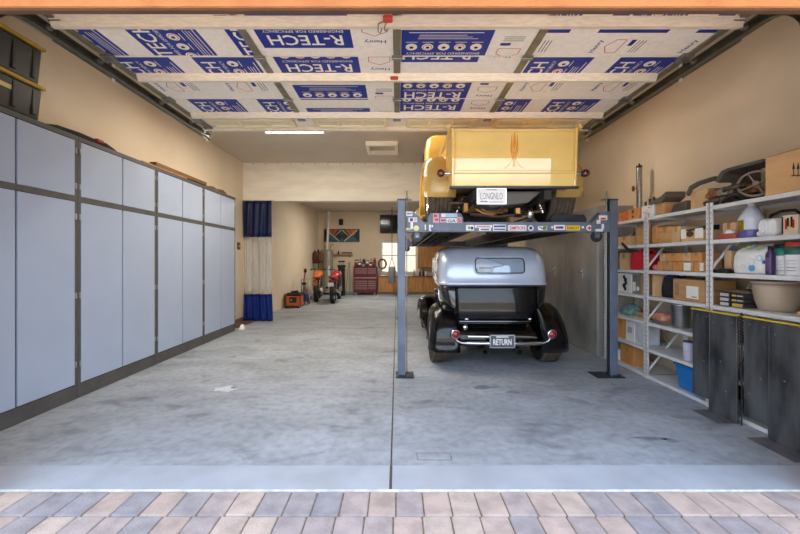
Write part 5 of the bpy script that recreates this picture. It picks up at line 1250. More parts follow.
# beige pot
def pot():
    x = 3.21; y = YX(772.5, x); z = LV[3]+.001; zt = PZ(280.5, y); h = zt-z; R = .165
    y = YX(777, x)
    r = thing('planter_pot', (x, y, z), 'large round beige pot with a broad rim on fourth shelf', 'pot')
    B = mat('pot_beige', (190, 172, 148), .42, .15, var=.03)
    mb = MB(); mb.lathe([(0, .004), (R*.66, 0), (R*.72, .012), (R*.86, h*.35), (R*.95, h*.75), (R*.97, h*.92), (R*.9, h*.9), (R*.7, .03), (0, .03)], (x, y, z), B, 36); mb.build('bowl', r)
    mb = MB(); mb.lathe([(R*.95, h*.91), (R*1.04, h*.92), (R*1.05, h*.98), (R*1.0, h), (R*.92, h*.99), (R*.9, h*.9)], (x, y, z), B, 36); mb.build('rim', r)
pot()
mb = MB(); y = YX(799, 3.02); mb.ball((3.04, y, LV[3]+.022), .021, CARD2, (1.2, 1.4, 1)); tag(mb.build('tan_lump', origin=(3.04, y, LV[3])), 'small tan lump at the shelf edge near the beige pot', 'lump')

# ---- fifth deck
mb = MB(); rings = []
y1, y0 = YX(618, 3.06), YX(631, 3.06); z = LV[2]+.001
for t, s in ((0, 1), (.4, 1.02), (.8, .8), (1, .3)): rings.append([(3.16+.1*s*math.cos(a), (y0+y1)/2+(y1-y0)/2*s*math.sin(a)*(1+.1*math.sin(3*a)), z+.15*t+.01*math.sin(5*a)*t) for a in [2*PI*k/18 for k in range(18)]])
mb.loft(rings, mat('teal_bag', (126, 168, 166), .5, var=.25, scale=16, bump=.5), cap0=True, cap1=True); tag(mb.build('teal_bag', origin=(3.16, (y0+y1)/2, z)), 'crumpled pale teal bag behind the lift post', 'bag')
y1, y0 = YX(633, 3.04), YX(645, 3.04)
for k, (m, h, l) in enumerate(((CARD2, .02, 'lowest folded tan sheet'), (mat('grey_sheet', (140, 134, 126), .8), .022, 'grey folded sheet'), (CARD, .035, 'uppermost folded brown sheet'))):
    z = LV[2]+.001+(0, .021, .044)[k]; mb = MB(); mb.loft([[(3.03+.02*k, y, z), (3.28, y, z), (3.28, y, z+h), (3.03+.02*k, y, z+h)] for y in (y0+.02*k, (y0+y1)/2, y1)], m, cap0=True, cap1=True, smooth=False); tag(mb.build('folded_sheet', origin=(3.15, y0, z)), l+' of the pile beside the teal bag', 'folded sheet', 'folded sheets beside the teal bag')
mb = MB(); x = 3.12; z = LV[2]+.001; y1, y0 = YX(655.5, x), YX(669, x); rr = .062
mb.lathe([(0, y0), (.045, y0), (rr, y0+.02), (rr, y1-.02), (.045, y1), (0, y1)], (x, 0, z+rr), mat('pink_insulation', (222, 150, 122), .9, var=.2, scale=20, bump=.6), 22, 'Y'); tag(mb.build('insulation_roll', origin=(x, (y0+y1)/2, z)), 'pink fluffy insulation roll beside the shiny pail', 'insulation roll')
for k in range(3):
    mb = MB(); mb.box(3.005+.02*k, 3.06+.02*k, YX(668, 3.02), YX(652, 3.02), z+k*.0115, z+.01+k*.0115, mat('grey_slat', (150, 146, 140), .5, .4), .002)
    tag(mb.build('flat_bar', origin=(3.03+.02*k, YX(660, 3.02), z+k*.0115)), ('lowest', 'middle', 'uppermost')[k]+' flat grey metal bar before the pink insulation', 'bar', 'flat bars before the insulation')
def pail():
    x = 3.12; y = YX(681, x); z = LV[2]+.001; h = PZ(304.5, y)-z; R = .098
    r = thing('metal_pail', (x, y, z), 'shiny stainless steel pail between the insulation and the black ramp', 'pail')
    mb = MB(); mb.lathe([(0, 0), (R*.80, 0), (R*.82, .006), (R*.98, h*.97), (R*1.02, h), (R*.96, h*.99), (R*.80, .01), (0, .01)], (x, y, z), STEEL, 34); mb.build('body', r)
    mb = MB(); mb.tube([(x+R*1.02*math.cos(t), y+R*1.02*math.sin(t), z+h) for t in [2*PI*k/30 for k in range(30)]], .006, CHROME, closed=True, n=6); mb.build('rolled_rim', r)
pail()

# ---- sixth deck
carton('cardboard_box', 617, 623.5, 318, 1, .2, 'orange brown box behind the lift post, second shelf from floor', CARD3)
r, q = carton('document_box', 625.5, 634.5, 322, 1, .2, 'white storage box left of the first upright, second shelf from floor', WHITE, tape=False, deco=lambda mb, x, a, b, c, d: mb.rect((x, (a+b)/2, c+(d-c)*.55), SU, SV, (b-a)*.5, (d-c)*.3, mat('light_grey_print', (190, 192, 198), .6)))
carton('document_box', 635.3, 643.8, 323.5, 1, .2, 'pale grey storage box against the first upright', mat('pale_grey_card', (206, 208, 214), .6), tape=False)
mb = MB(); z = LV[1]+.001; x = 3.07; y = YX(688.6, x); h = PZ(341, y)-z
b_ = thing('lavender_canister', (x, y, z), 'pale lavender canister with dark lid beside the ramp', 'canister')
mb.lathe([(0, 0), (.044, 0), (.046, .006), (.046, h*.93)], (x, y, z), mat('lavender_plastic', (206, 200, 222), .4), 22); mb.build('body', b_)
mb = MB(); mb.lathe([(.048, h*.93), (.048, h), (0, h)], (x, y, z), mat('plum_lid', (96, 70, 104), .4), 22); mb.build('lid', b_)
# ---- bottom deck
carton('small_carton', 616.8, 619.2, 350, 0, .15, 'small white carton at the floor shelf behind the lift post', WHITE, tape=False)
carton('cardboard_box', 620.5, 634, 347.5, 0, .2, 'orange brown box on the floor shelf left of first upright', CARD3)
z = LV[0]+.001
for k in range(5):
    mb = MB(); mb.tube([(3.36, 3.62, z+.014+.027*k), (3.38, 4.36, z+.014+.027*k)], .013, mat('dark_pipe', (92, 70, 56), .7, .2, var=.2), n=8)
    tag(mb.build('pipe', origin=(3.37, 4.0, z+.027*k)), ('lowest', 'second', 'third', 'fourth', 'uppermost')[k]+' dark thin pipe stacked at the back of the floor shelf', 'pipe', 'pipes on the floor shelf')
def bluetub():
    x = 3.16; z = LV[0]+.001; y1, y0 = YX(674, 3.03), 3.60; h = PZ(366.5, y1)-z
    h = .26
    r = thing('plastic_basin', (x, (y0+y1)/2, z), 'bright blue plastic tub on the floor shelf', 'tub')
    B = mat('tub_blue', (34, 122, 196), .4, var=.04); cy = (y0+y1)/2; L = (y1-y0)/2
    rg = lambda s, zz: [(xx, yy, z+zz) for xx, yy in rrect(.15*s, cy-L*s, cy+L*s, .05*s, 6, x)]
    mb = MB(); mb.loft([rg(.80, 0), rg(.82, .01), rg(.97, h-.02), rg(.94, h-.02), rg(.79, .02)], B, cap0=True, cap1=True); mb.build('basin', r)
    mb = MB(); mb.loft([rg(.96, h-.02), rg(1.05, h-.016), rg(1.05, h), rg(.95, h)], B, closed=True); mb.build('rim', r)
bluetub()

# ------------------------------------------------------------------ steel lockers
LK = mat('locker_steel', (186, 184, 178), .36, .35, var=.16, scale=2.2, stretch=(1, 1, .5))
def build_lockers():
    ys = [5.40, 6.41, 7.42, 8.43]; x0, x1 = 2.92, 3.45
    nm = ['grey steel locker with a silver handle, nearest behind the lift post', 'grey steel locker behind the black sedan fender', 'grey steel locker farthest from the shelving']
    for k in range(3):
        a, b = ys[k]+.003, ys[k+1]-.003
        r = thing('steel_locker', ((x0+x1)/2, (a+b)/2, 0), nm[k], 'locker', 'grey steel lockers')
        mb = MB(); mb.box(x0+.02, x1, a, b, 0, 2.21, LK, .003); mb.build('body', r)
        mb = MB(); mb.box(x0, x0+.019, a+.004, b-.004, .03, 2.20, LK, .004); d = mb.build('door', r)
        hy = 5.84 if k == 0 else 6.86+(k-1)*1.01; hz = PZ(281.5, hy)
        hz = 1.21
        mb = MB(); mb.box(x0-.012, x0, hy-.03, hy+.03, hz-.07, hz+.07, CHROME, .004); mb.tube([(x0-.012, hy, hz+.02), (x0-.05, hy, hz+.02), (x0-.05, hy-.10, hz+.035)], .014, CHROME, n=8); mb.build('handle', d)
build_lockers()

# ------------------------------------------------------------------ lift approach ramps stood on end
RAMP = mat('ramp_black', (84, 85, 87), .3, .1, var=.3, scale=5.0, stretch=(1, 1.6, .5), col2=(46, 47, 49)); YT = mat('yellow_edge', (214, 184, 60), .5)
def ramp(ya, yb, label, ym):
    """ya near, yb far"""
    x = 2.905
    r = thing('lift_ramp', (x, (ya+yb)/2, 0), label, 'ramp', 'black lift ramps')
    zt = .925
    mb = MB(); mb.box(x+.018, x+.03, ym+.002, yb, .10, zt, RAMP, .003); mb.build('ramp_panel', r)
    mb = MB(); mb.box(x, x+.018, ya, ym, .004, zt-.005, RAMP, .003)
    mb.tube([(x+.002, ym, .02), (x+.002, ym, zt-.01)], .008, RAMP, n=8); mb.build('ramp_panel', r)
    mb = MB(); mb.box(x-.002, x+.04, ya, yb, zt, zt+.013, YT, .003); mb.build('yellow_edge', r)
    for (y, z) in ((ya+.05, zt-.06), (ym-.05, zt-.09), (ym-.12, .5), (ya+.1, .25)): mb = MB(); mb.cyl((x-.004, y, z), (x+.004, y, z), .008, GALV, n=8); mb.build('bolt', r)
    for (y, z) in ((ym+.05, zt-.05), (yb-.06, zt-.05), (ym+.08, .45), (yb-.05, .3)): mb = MB(); mb.cyl((x+.014, y, z), (x+.022, y, z), .008, GALV, n=8); mb.build('bolt', r)
    mb = MB(); mb.box(x-.14, x+.02, ya+.02, ym+.04, 0, .004, mat('ramp_lip', (112, 111, 112), .6, .2, var=.15), .001); mb.build('ramp_lip', r)
ramp(3.165, 3.66, 'black ramp standing on end beside the blue tub, topped by a yellow edge', 3.44)
ramp(2.55, 3.12, 'black ramp on end nearer the driveway, topped by a yellow edge', 2.89)
mb = MB()
for k in range(9): mb.tube([(2.93+.010*math.cos(t), 3.145+.010*math.sin(t), .94-.028*k+.01*math.sin(t)) for t in [2*PI*j/10 for j in range(10)]], .004, BLACK, closed=True, n=5)
mb.cyl((2.93, 3.145, .69), (2.93, 3.145, .96), .006, BLACK, n=6); mb.cyl((2.93, 3.145, .0), (2.93, 3.145, .69), .006, BLACK, n=6)
tag(mb.build('coil_spring', origin=(2.93, 3.145, 0)), 'thin black spring rod between the two black ramps', 'spring')
# ------------------------------------------------------------------ rear bay
YB_ = 15.9
def build_rear():
    # red tool chest
    Y = 15.2; x0, x1 = PX(353.5, Y), PX(377, Y); z1 = PZ(266.5, Y)
    RC = mat('chest_red', (96, 26, 32), .4, var=.06); DR = mat('drawer_pink', (140, 82, 86), .35, .2, var=.06)
    r = thing('tool_chest', ((x0+x1)/2, Y+.25, 0), 'dark red rolling tool chest with many drawers in the rear bay', 'tool chest')
    mb = MB(); mb.box(x0, x1, Y, Y+.5, .10, z1, RC, .01); mb.build('body', r)
    w = x1-x0; xm = x0+w*.60
    for (a, b) in ((x0+.04, xm-.012), (xm+.012, x1-.04)):
        for (za, zb) in ((.22, .31), (.32, .41), (.42, .50), (.51, .59), (.86, .93), (.94, 1.01), (1.02, 1.10)):
            mb = MB(); mb.box(a, b, Y-.012, Y, za+.008, zb, DR, .003); d = mb.build('drawer', r)
            mb = MB(); mb.box(a+.01, b-.01, Y-.024, Y-.012, zb-.022, zb-.008, STEEL, .003); mb.build('handle', d)
    mb = MB(); mb.box(x0+.03, x1-.03, Y-.014, Y, .69, .72, mat('pale_pink_steel', (214, 160, 156), .3, .4)); mb.build('trim_bar', r)
    for x in (x0+.1, x1-.1):
        for y in (Y+.06, Y+.44):
            mb = MB(); mb.cyl((x-.018, y, .05), (x+.018, y, .05), .05, WHITE, n=16); mb.box(x-.025, x+.025, y-.02, y+.02, .08, .102, GALV); mb.build('caster', r)
    # things on the chest: small bins and tools
    cm = [mat('clutter_red', (150, 60, 54), .5), mat('clutter_brown', (92, 66, 56), .6), mat('clutter_grey', (150, 140, 138), .5), mat('clutter_dark', (52, 42, 42), .6)]
    nms = ['red', 'brown', 'grey', 'dark']
    i = 0
    for row, (zz, yy) in enumerate(((z1+.001, Y+.08), (z1+.001, Y+.3))):
        n = 6
        for k in range(n):
            a = x0+.03+k*(w-.06)/n; h = random.uniform(.12, .2) if row == 0 else random.uniform(.26, .40)
            m = cm[(k*3+row) % 4]; mb = MB(); bw = (w-.06)/n-.015
            if (k+row) % 3 == 0: mb.lathe([(0, 0), (bw/2, 0), (bw/2, h*.7), (bw*.3, h*.85), (bw*.3, h), (0, h)], (a+bw/2, yy, zz), m, 14); nm = 'can'
            elif (k+row) % 3 == 1: mb.box(a, a+bw, yy-.07, yy+.07, zz, zz+h, m, .01); mb.box(a+.02, a+bw-.02, yy-.072, yy-.07, zz+h*.4, zz+h*.8, PAPER); nm = 'tool_box'
            else: mb.box(a, a+bw, yy-.06, yy+.06, zz, zz+h*.6, m, .01); mb.cyl((a+bw*.3, yy, zz+h*.6), (a+bw*.4, yy-.02, zz+h*1.05), .012, GALV, n=8); mb.cyl((a+bw*.7, yy, zz+h*.6), (a+bw*.6, yy+.02, zz+h*1.1), .012, cm[0], n=8); nm = 'tool_holder'
            pos = ('first', 'second', 'third', 'fourth', 'fifth', 'sixth')[k]
            tag(mb.build(nm, origin=(a+bw/2, yy, zz)), '%s %s on the red tool chest, %s along its %s row' % (nms[(k*3+row) % 4], nm.replace('_', ' '), pos, ('front', 'rear')[row]), 'tool', 'clutter on the tool chest')
    # water heater with its flue
    Y = 15.55; cx = -2.90; R = .21
    r = thing('water_heater', (cx, Y, 0), 'tall grey water heater with a pale flue pipe rising to the ceiling', 'water heater')
    TK = mat('tank_grey', (168, 162, 152), .4, .3, var=.06)
    mb = MB(); mb.lathe([(R, .08), (R, 1.78), (R*.9, 1.86), (0, 1.88)], (cx, Y, 0), TK, 28); mb.lathe([(R*.9, 0), (R*.9, .08), (R, .08)], (cx, Y, 0), BLACK, 28); mb.build('tank', r)
    mb = MB(); mb.tube([(cx-.03, Y, 1.87), (cx-.03, Y, 2.1), (cx+.02, Y, 2.9), (cx+.04, Y, 3.49)], .05, WHITE, n=14); mb.lathe([(.05, 3.40), (.09, 3.41), (.09, 3.49), (0, 3.49)], (cx+.04, Y, 0), WHITE, 16); mb.build('flue_pipe', r)
    mb = MB(); mb.tube([(cx+.1, Y, 1.85), (cx+.1, Y, 2.05), (cx+.2, Y+.2, 2.1)], .014, mat('copper', (180, 110, 70), .35, .9), n=8); mb.tube([(cx-.12, Y, 1.85), (cx-.12, Y, 2.0), (cx-.2, Y+.2, 2.05)], .014, mat('copper', (180, 110, 70), .35, .9), n=8); mb.build('water_pipe', r)
    mb = MB(); mb.cyl((cx+.0, Y-R-.03, .3), (cx+.0, Y-R+.02, .3), .05, BLACK, n=14); mb.box(cx+.05, cx+.12, Y-R-.01, Y-R+.05, .8, 1.2, PAPER); mb.build('burner_control', r)
    # coats on a stand
    cx = -3.17; r = thing('coat_stand', (cx, 14.9, 0), 'dark coat stand with brown garments in the back corner', 'coat stand')
    mb = MB(); mb.cyl((cx, 14.9, 0), (cx, 14.9, 1.85), .02, BLACK, n=10); mb.lathe([(0, .03), (.18, .02), (.2, 0)], (cx, 14.9, 0), BLACK, 20); mb.build('stand_pole', r)
    mb = MB(); 
    for k in range(4): a = k*PI/2+.4; mb.tube([(cx, 14.9, 1.75), (cx+.12*math.cos(a), 14.9+.12*math.sin(a), 1.78), (cx+.15*math.cos(a), 14.9+.15*math.sin(a), 1.86)], .012, BLACK)
    mb.build('hooks', r)
    for dx, m, l in ((-.11, mat('maroon_cloth', (96, 48, 42), .9, bump=.5), 'maroon'), (.115, mat('brown_cloth', (112, 76, 54), .9, bump=.5), 'brown')):
        mb = MB(); mb.loft([[(cx+dx+.10*s*math.cos(a)*(1+.1*math.sin(4*a)), 14.82+.07*s*math.sin(a), z) for a in [2*PI*k/16 for k in range(16)]] for z, s in ((1.30, .9), (1.5, 1.05), (1.7, .9), (1.80, .3))], m, cap0=True, cap1=True)
        tag(mb.build('hat_bundle', origin=(cx+dx, 14.82, 1.3)), l+' garment hanging on the corner coat stand', 'garment', 'garments on the coat stand')
    # black golf bag
    Y = 15.0; cx = PX(341.5, Y); r = thing('golf_bag', (cx, Y, 0), 'tall black golf bag standing left of the red tool chest', 'golf bag')
    mb = MB(); mb.lathe([(0, 0), (.15, 0), (.16, .02), (.15, .2), (.14, 1.1), (.17, 1.2), (.17, 1.24), (.13, 1.22), (0, 1.1)], (cx, Y, 0), mat('bag_fabric_black', (26, 26, 30), .7, bump=.3), 22); mb.build('bag_body', r)
    mb = MB(); mb.box(cx-.10, cx+.10, Y-.22, Y-.12, .15, .6, mat('bag_fabric_black', (26, 26, 30), .7), .03, seg=2); mb.build('pocket', r)
    for k in range(5):
        a = k*1.25; mb = MB(); mb.cyl((cx+.05*math.cos(a), Y+.05*math.sin(a), 1.1), (cx+.09*math.cos(a), Y+.09*math.sin(a), 1.36), .008, STEEL, n=6); mb.ball((cx+.095*math.cos(a), Y+.09*math.sin(a), 1.38), .04, BLACK, (1.2, .8, .8)); tag(mb.build('golf_club', origin=(cx, Y, 1.1)), ('black headed golf club in the black bag'), 'golf club', 'clubs in the golf bag')
    x, z = PX(382, 15.0), PZ(264, 15.0); mb = MB(); hc = mat('hose_brown', (124, 88, 66), .7, var=.2)
    mb.tube([(x+(.13+.012*(k % 5))*math.cos(k*.35), 15.24+.004*k, z+(.17+.012*(k % 5))*math.sin(k*.35)) for k in range(60)], .022, hc, n=7)
    mb.cyl((x, 15.20, z+.18), (x, 15.899, z+.18), .02, BLACK, n=8)
    tag(mb.build('hose_coil', origin=(x, 15.3, z)), 'coiled brown hose hanging beside the red tool chest', 'hose')
    # brooms between bag and chest
    for k, (p, m, l) in enumerate(((346, GALV, 'grey handled broom leaning beside the black golf bag'), (350, mat('blue_grey', (120, 130, 150), .6), 'pale blue handled mop beside the red tool chest'))):
        x = PX(p, 15.3); r = thing('broom', (x, 15.3, 0), l, 'broom')
        mb = MB(); mb.cyl((x, 15.3, .15), (x+.06*(1-2*k), 15.7, 1.35), .014, m, n=8); mb.build('handle', r)
        mb = MB(); mb.box(x-.075, x+.075, 15.22, 15.36, 0, .15, mat('bristle_grey', (150, 152, 160), .9, var=.3, scale=40, stretch=(8, 8, 1)), .03, taper=(1.1, 1.1)); mb.build('brush', r)
    # wall shelf with small dark things
    a, b, z = PX(331, 15.8), PX(353, 15.8), PZ(254.2, 15.8)
    r = thing('wall_shelf', ((a+b)/2, 15.83, z), 'thin pale wall shelf above the golf bag', 'shelf')
    mb = MB(); mb.box(a, b, 15.74, 15.899, z-.03, z, mat('shelf_pale_red', (180, 130, 106), .6), .003); mb.build('board', r)
    for x in (a+.15, b-.15):
        mb = MB(); mb.box(x-.01, x+.01, 15.76, 15.899, z-.05, z-.03, GALV); mb.box(x-.01, x+.01, 15.88, 15.899, z-.14, z-.05, GALV); mb.build('bracket', r)
    mb = MB(); x = PX(338.5, 15.8); mb.lathe([(0, 0), (.05, 0), (.045, .06), (.02, .1), (.03, .13), (0, .15)], (x, 15.82, z+.001), BLACK, 14); tag(mb.build('trophy', origin=(x, 15.82, z)), 'small dark figurine on the thin wall shelf', 'figurine')
    for k in range(5):
        x = PX(342.5+k*2.1, 15.8); mb = MB(); mb.box(x-.036, x+.036, 15.77, 15.87, z+.001, z+.085, BLACK, .012, seg=2); mb.cyl((x-.02, 15.765, z+.022), (x-.02, 15.775, z+.022), .02, STEEL, n=10); mb.cyl((x+.02, 15.765, z+.022), (x+.02, 15.775, z+.022), .02, STEEL, n=10)
        tag(mb.build('model_car', origin=(x, 15.82, z)), 'tiny dark model car on the thin wall shelf, %s from the figurine' % ('first', 'second', 'third', 'fourth', 'fifth')[k], 'model car', 'model cars on the wall shelf')
    # poster, speaker, television
    Y = 15.86; a, b, c, d = PX(324, Y), PX(359.5, Y), PZ(241.8, Y), PZ(229, Y); cx, cz = (a+b)/2, (c+d)/2; w, h = b-a, d-c
    r = thing('wall_banner', (cx, Y, c), 'wide banner with zigzag bands in teal, cream and orange', 'banner')
    mb = MB(); mb.box(a, b, Y, Y+.03, c, d, mat('banner_navy', (30, 44, 60), .6)); mb.build('panel', r)
    mb = MB(); Q = lambda pts, m, e: mb.faces([(cx+x*w, Y-e, cz+z*h) for x, z in pts], [tuple(range(len(pts)))], m)
    TE = mat('banner_teal', (44, 104, 120), .6); OR = mat('banner_orange', (190, 108, 60), .6); CRM = mat('banner_cream', (206, 186, 150), .6)
    for s in (-1, 1):
        Q([(s*.48, -.46), (s*.06, -.46), (s*.27, .1)], TE, .001); Q([(s*.44, .46), (s*.22, .46), (s*.33, -.05)], OR, .001)
        Q([(s*.05, -.42), (s*.09, -.46), (s*.46, .40), (s*.42, .44)], CRM, .002); Q([(s*.10, .46), (s*.2, .46), (s*.28, .1), (s*.22, .0)], OR, .0015)
        Q([(s*.20, -.1), (s*.23, -.14), (s*.03, .44), (s*.0, .40)], CRM, .0025)
    Q([(-.12, .40), (.12, .40), (0, .05)], TE, .0015); Q([(-.05, .30), (.05, .30), (0, .16)], INK, .002); Q([(-.06, -.46), (.06, -.46), (0, -.1)], TE, .001)
    mb.build('pattern', r)
    x = PX(341, 15.8); z = PZ(225, 15.8); r = thing('wall_speaker', (x, 15.8, z), 'small black speaker mounted above the banner', 'speaker')
    mb = MB(); mb.box(x-.085, x+.085, 15.72, 15.86, z, z+.25, BLACK, .02, seg=2); mb.build('speaker_box', r)
    mb = MB(); mb.lathe([(0, .012), (.05, 0), (.06, -.004)], (x, 15.716, z+.09), GALV if 0 else RUB, 16, 'Y'); mb.lathe([(0, .01), (.025, 0), (.03, -.003)], (x, 15.716, z+.19), RUB, 14, 'Y'); mb.build('cone', r)
    mb = MB(); mb.box(x-.03, x+.03, 15.86, 15.899, z+.08, z+.16, BLACK); mb.build('bracket', r)
    a, b, c, d = PX(380, 15.8), PX(403.5, 15.8), PZ(233, 15.8), PZ(215, 15.8)
    r = thing('television', ((a+b)/2, 15.83, c), 'black flat television high on the rear wall', 'television')
    mb = MB(); mb.box(a, b, 15.80, 15.85, c, d, BLACK, .008); mb.build('casing', r)
    mb = MB(); mb.box(a+.02, b-.02, 15.797, 15.802, c+.03, d-.02, mat('tv_screen', (16, 26, 32), .12)); mb.build('screen', r)
    mb = MB(); mb.box((a+b)/2-.15, (a+b)/2+.15, 15.85, 15.899, c+.2, d-.2, BLACK); mb.build('wall_mount', r)
    # oak base units, worktop, wall unit
    zc = PZ(277.5, 15.3); zc = .78; a0 = PX(378.5, 15.3); wd = .62; n = 5
    for k in range(n):
        x0_, x1_ = a0+k*wd+.003, a0+(k+1)*wd-.003
        r = thing('base_cabinet', ((x0_+x1_)/2, 15.6, 0), 'golden oak base cabinet with two doors, %s from the red tool chest' % ('first', 'second', 'third', 'fourth', 'fifth')[k], 'cabinet', 'oak base cabinets')
        mb = MB(); mb.box(x0_, x1_, 15.32, 15.89, .10, zc-.04, OAK, .003); mb.build('body', r)
        mb = MB(); mb.box(x0_, x1_, 15.38, 15.89, 0, .10, mat('toe_grey', (146, 144, 140), .7)); mb.build('toe_kick', r)
        m_ = (x0_+x1_)/2
        for (p, q, hx) in ((x0_+.01, m_-.004, m_-.04), (m_+.004, x1_-.01, m_+.04)):
            mb = MB(); mb.box(p, q, 15.302, 15.32, .12, zc-.06, OAK, .004); mb.box(p+.05, q-.05, 15.299, 15.303, .18, zc-.12, OAK, .002); dd = mb.build('door', r)
            mb = MB(); mb.cyl((hx, 15.285, zc-.14), (hx, 15.302, zc-.14), .014, STEEL, n=10); mb.build('knob', dd)
    mb = MB(); mb.box(a0-.01, a0+n*wd+.01, 15.27, 15.895, zc-.04, zc, mat('worktop_grey', (112, 104, 96), .4, var=.15, scale=30), .006); tag(mb.build('worktop', origin=(a0+1.5, 15.6, zc-.04)), 'long dark grey worktop over the oak base cabinets', 'worktop')
    x0_, x1_ = PX(418, 15.6), PX(450, 15.6); c, d = PZ(267.5, 15.6), 2.06
    m_ = (x0_+x1_)/2
    r = thing('wall_cabinet', (m_, 15.75, c), 'golden oak wall cabinet above the worktop behind the lift', 'cabinet')
    mb = MB(); mb.box(x0_, x1_, 15.58, 15.895, c, d, OAK, .003); mb.build('body', r)
    for (p, q) in ((x0_+.01, m_-.004), (m_+.004, x1_-.01)):
        mb = MB(); mb.box(p, q, 15.56, 15.58, c+.01, d-.01, OAK, .004); mb.box(p+.06, q-.06, 15.556, 15.561, c+.08, d-.08, OAK, .003); mb.build('door', r)
    # worktop objects
    for k, (p, h, rad, m, l) in enumerate(((420, .22, .045, mat('amber_bottle', (110, 60, 40), .25), 'amber bottle on the worktop below the oak wall cabinet'), (423.2, .30, .05, mat('maroon_can', (104, 40, 44), .4), 'maroon canister on the worktop beside the amber bottle'), (426, .24, .05, WHITE, 'white bottle on the worktop beside the maroon canister'), (414, .26, .06, mat('pale_can', (196, 186, 160), .4), 'pale canister on the worktop beside the lift post'))):
        x = PX(p, 15.45); r = thing('bottle', (x, 15.45, zc), l, 'bottle')
        mb = MB(); mb.lathe([(0, 0), (rad, 0), (rad, h*.6), (rad*.4, h*.78), (rad*.4, h*.88)], (x, 15.45, zc+.001), m, 16); mb.build('body', r)
        mb = MB(); mb.lathe([(rad*.46, h*.86), (rad*.46, h), (0, h)], (x, 15.45, zc+.001), BLACK, 12); mb.build('cap', r)
    x = PX(428.5, 15.85); z = PZ(265.5, 15.85); r = thing('wall_clock', (x, 15.87, z), 'small dark round clock on the wall under the oak cabinet', 'clock')
    mb = MB(); mb.lathe([(0, -.03), (.09, -.03), (.10, -.02), (.10, 0)], (x, 15.895, z), BLACK, 22, 'Y'); mb.build('case', r)
    mb = MB(); mb.lathe([(0, -.033), (.075, -.033), (.075, -.03)], (x, 15.895, z), mat('clock_face', (70, 60, 56), .4), 22, 'Y'); mb.build('dial', r)
    # hanging grey bag before the window
    Y = 14.4; x = PX(392, Y); z0, z1 = PZ(283.5, Y), PZ(266.5, Y)
    r = thing('punching_bag', (x, Y, z0), 'grey cylindrical bag hanging on a chain before the rear window', 'bag')
    mb = MB(); mb.lathe([(0, 0), (.12, .01), (.14, .04), (.14, z1-z0-.05), (.12, z1-z0-.01), (0, z1-z0)], (x, Y, z0), mat('bag_grey', (130, 130, 134), .6, var=.08), 24); mb.build('bag_body', r)
    mb = MB(); 
    for s in (-1, 1): mb.tube([(x+s*.11, Y, z1-.03), (x, Y, z1+.35)], .010, BLACK, n=6)
    mb.cyl((x, Y, z1+.33), (x, Y, 3.499), .012, BLACK, n=8); mb.build('chain', r)
    # ladder and frame of dark tools at the window
    x = PX(396.5, 15.6)
    for k, (p, y, h, l) in enumerate(((389, 15.72, .62, 'dark spray gun hanging at the middle of the rear window'), (395.5, 15.72, .5, 'dark hand drill hanging at the right of the rear window'))):
        pass
    # orange box and hand cart by the wall
    Y = 11.0; a, b = PX(281, Y)+.11, PX(297.5, Y)+.08; h = PZ(292, Y)
    r = thing('generator', ((a+b)/2, Y+.25, 0), 'orange portable generator with a black top by the rear bay wall', 'generator')
    OG = mat('generator_orange', (208, 96, 44), .5, var=.08)
    mb = MB(); mb.box(a+.02, b-.02, Y+.02, Y+.5, .05, .36, OG, .03, seg=2); mb.build('body', r)
    mb = MB(); mb.box(a+.03, b-.03, Y+.04, Y+.46, .36, .44, BLACK, .02); mb.cyl(((a+b)/2-.1, Y+.25, .44), ((a+b)/2+.1, Y+.25, .46), .05, BLACK, n=12); mb.build('fuel_tank', r)
    mb = MB(); mb.box(a+.14, b-.12, Y-.005, Y+.02, .16, .32, BLACK, .01); mb.cyl((a+.2, Y-.015, .24), (a+.2, Y, .24), .03, STEEL, n=12); mb.build('control_panel', r)
    mb = MB()
    for x in (a, b): mb.tube([(x, Y, .03), (x, Y, .40), (x, Y+.52, .40), (x, Y+.52, .03)], .014, BLACK, n=8)
    mb.tube([(a, Y, .40), (b, Y, .40)], .014, BLACK, n=8); mb.tube([(a, Y+.52, .40), (b, Y+.52, .40)], .014, BLACK, n=8); mb.tube([(a, Y, .03), (b, Y, .03)], .014, BLACK, n=8)
    for x in (a+.05, b-.05): mb.cyl((x, Y+.03, 0), (x, Y+.03, .04), .025, RUB, n=10); mb.cyl((x, Y+.49, 0), (x, Y+.49, .04), .025, RUB, n=10)
    mb.build('cage', r)
    Y = 11.8; cx = PX(302, Y); r = thing('pressure_washer', (cx, Y, 0), 'blue pressure washer with an upright black wand beside the generator', 'pressure washer')
    BW = mat('washer_blue', (42, 70, 120), .45)
    mb = MB(); mb.box(cx-.12, cx+.14, Y, Y+.35, .10, .36, BW, .04, seg=2); mb.build('body', r)
    for s in (-1, 1): mb = MB(); mb.lathe([(.05, -.025), (.11, -.03), (.12, 0), (.11, .03), (.05, .025)], (cx+s*.15, Y+.3, .12), RUB, 22, 'X'); mb.build('wheel', r)
    mb = MB(); mb.tube([(cx-.12, Y+.36, .2), (cx-.12, Y+.42, .8), (cx+.12, Y+.42, .8), (cx+.12, Y+.36, .2)], .014, GALV, n=8); mb.build('frame', r)
    mb = MB(); mb.tube([(cx-.02, Y+.3, .36), (cx-.01, Y+.3, .8), (cx+.03, Y+.3, 1.08)], .018, BLACK, n=8); mb.ball((cx+.03, Y+.3, 1.08), .05, BLACK, (1, 1, 1.6)); mb.box(cx-.08, cx+.06, Y+.26, Y+.34, .62, .70, BLACK, .02); mb.build('wand', r)
    mb = MB(); mb.tube([(cx+.14, Y+.1, .2), (cx+.24, Y, .35), (cx+.26, Y-.05, .15), (cx+.2, Y-.1, .02), (cx+.05, Y-.12, .015)], .012, mat('hose_grey', (150, 150, 150), .6), n=8); mb.build('hose', r)
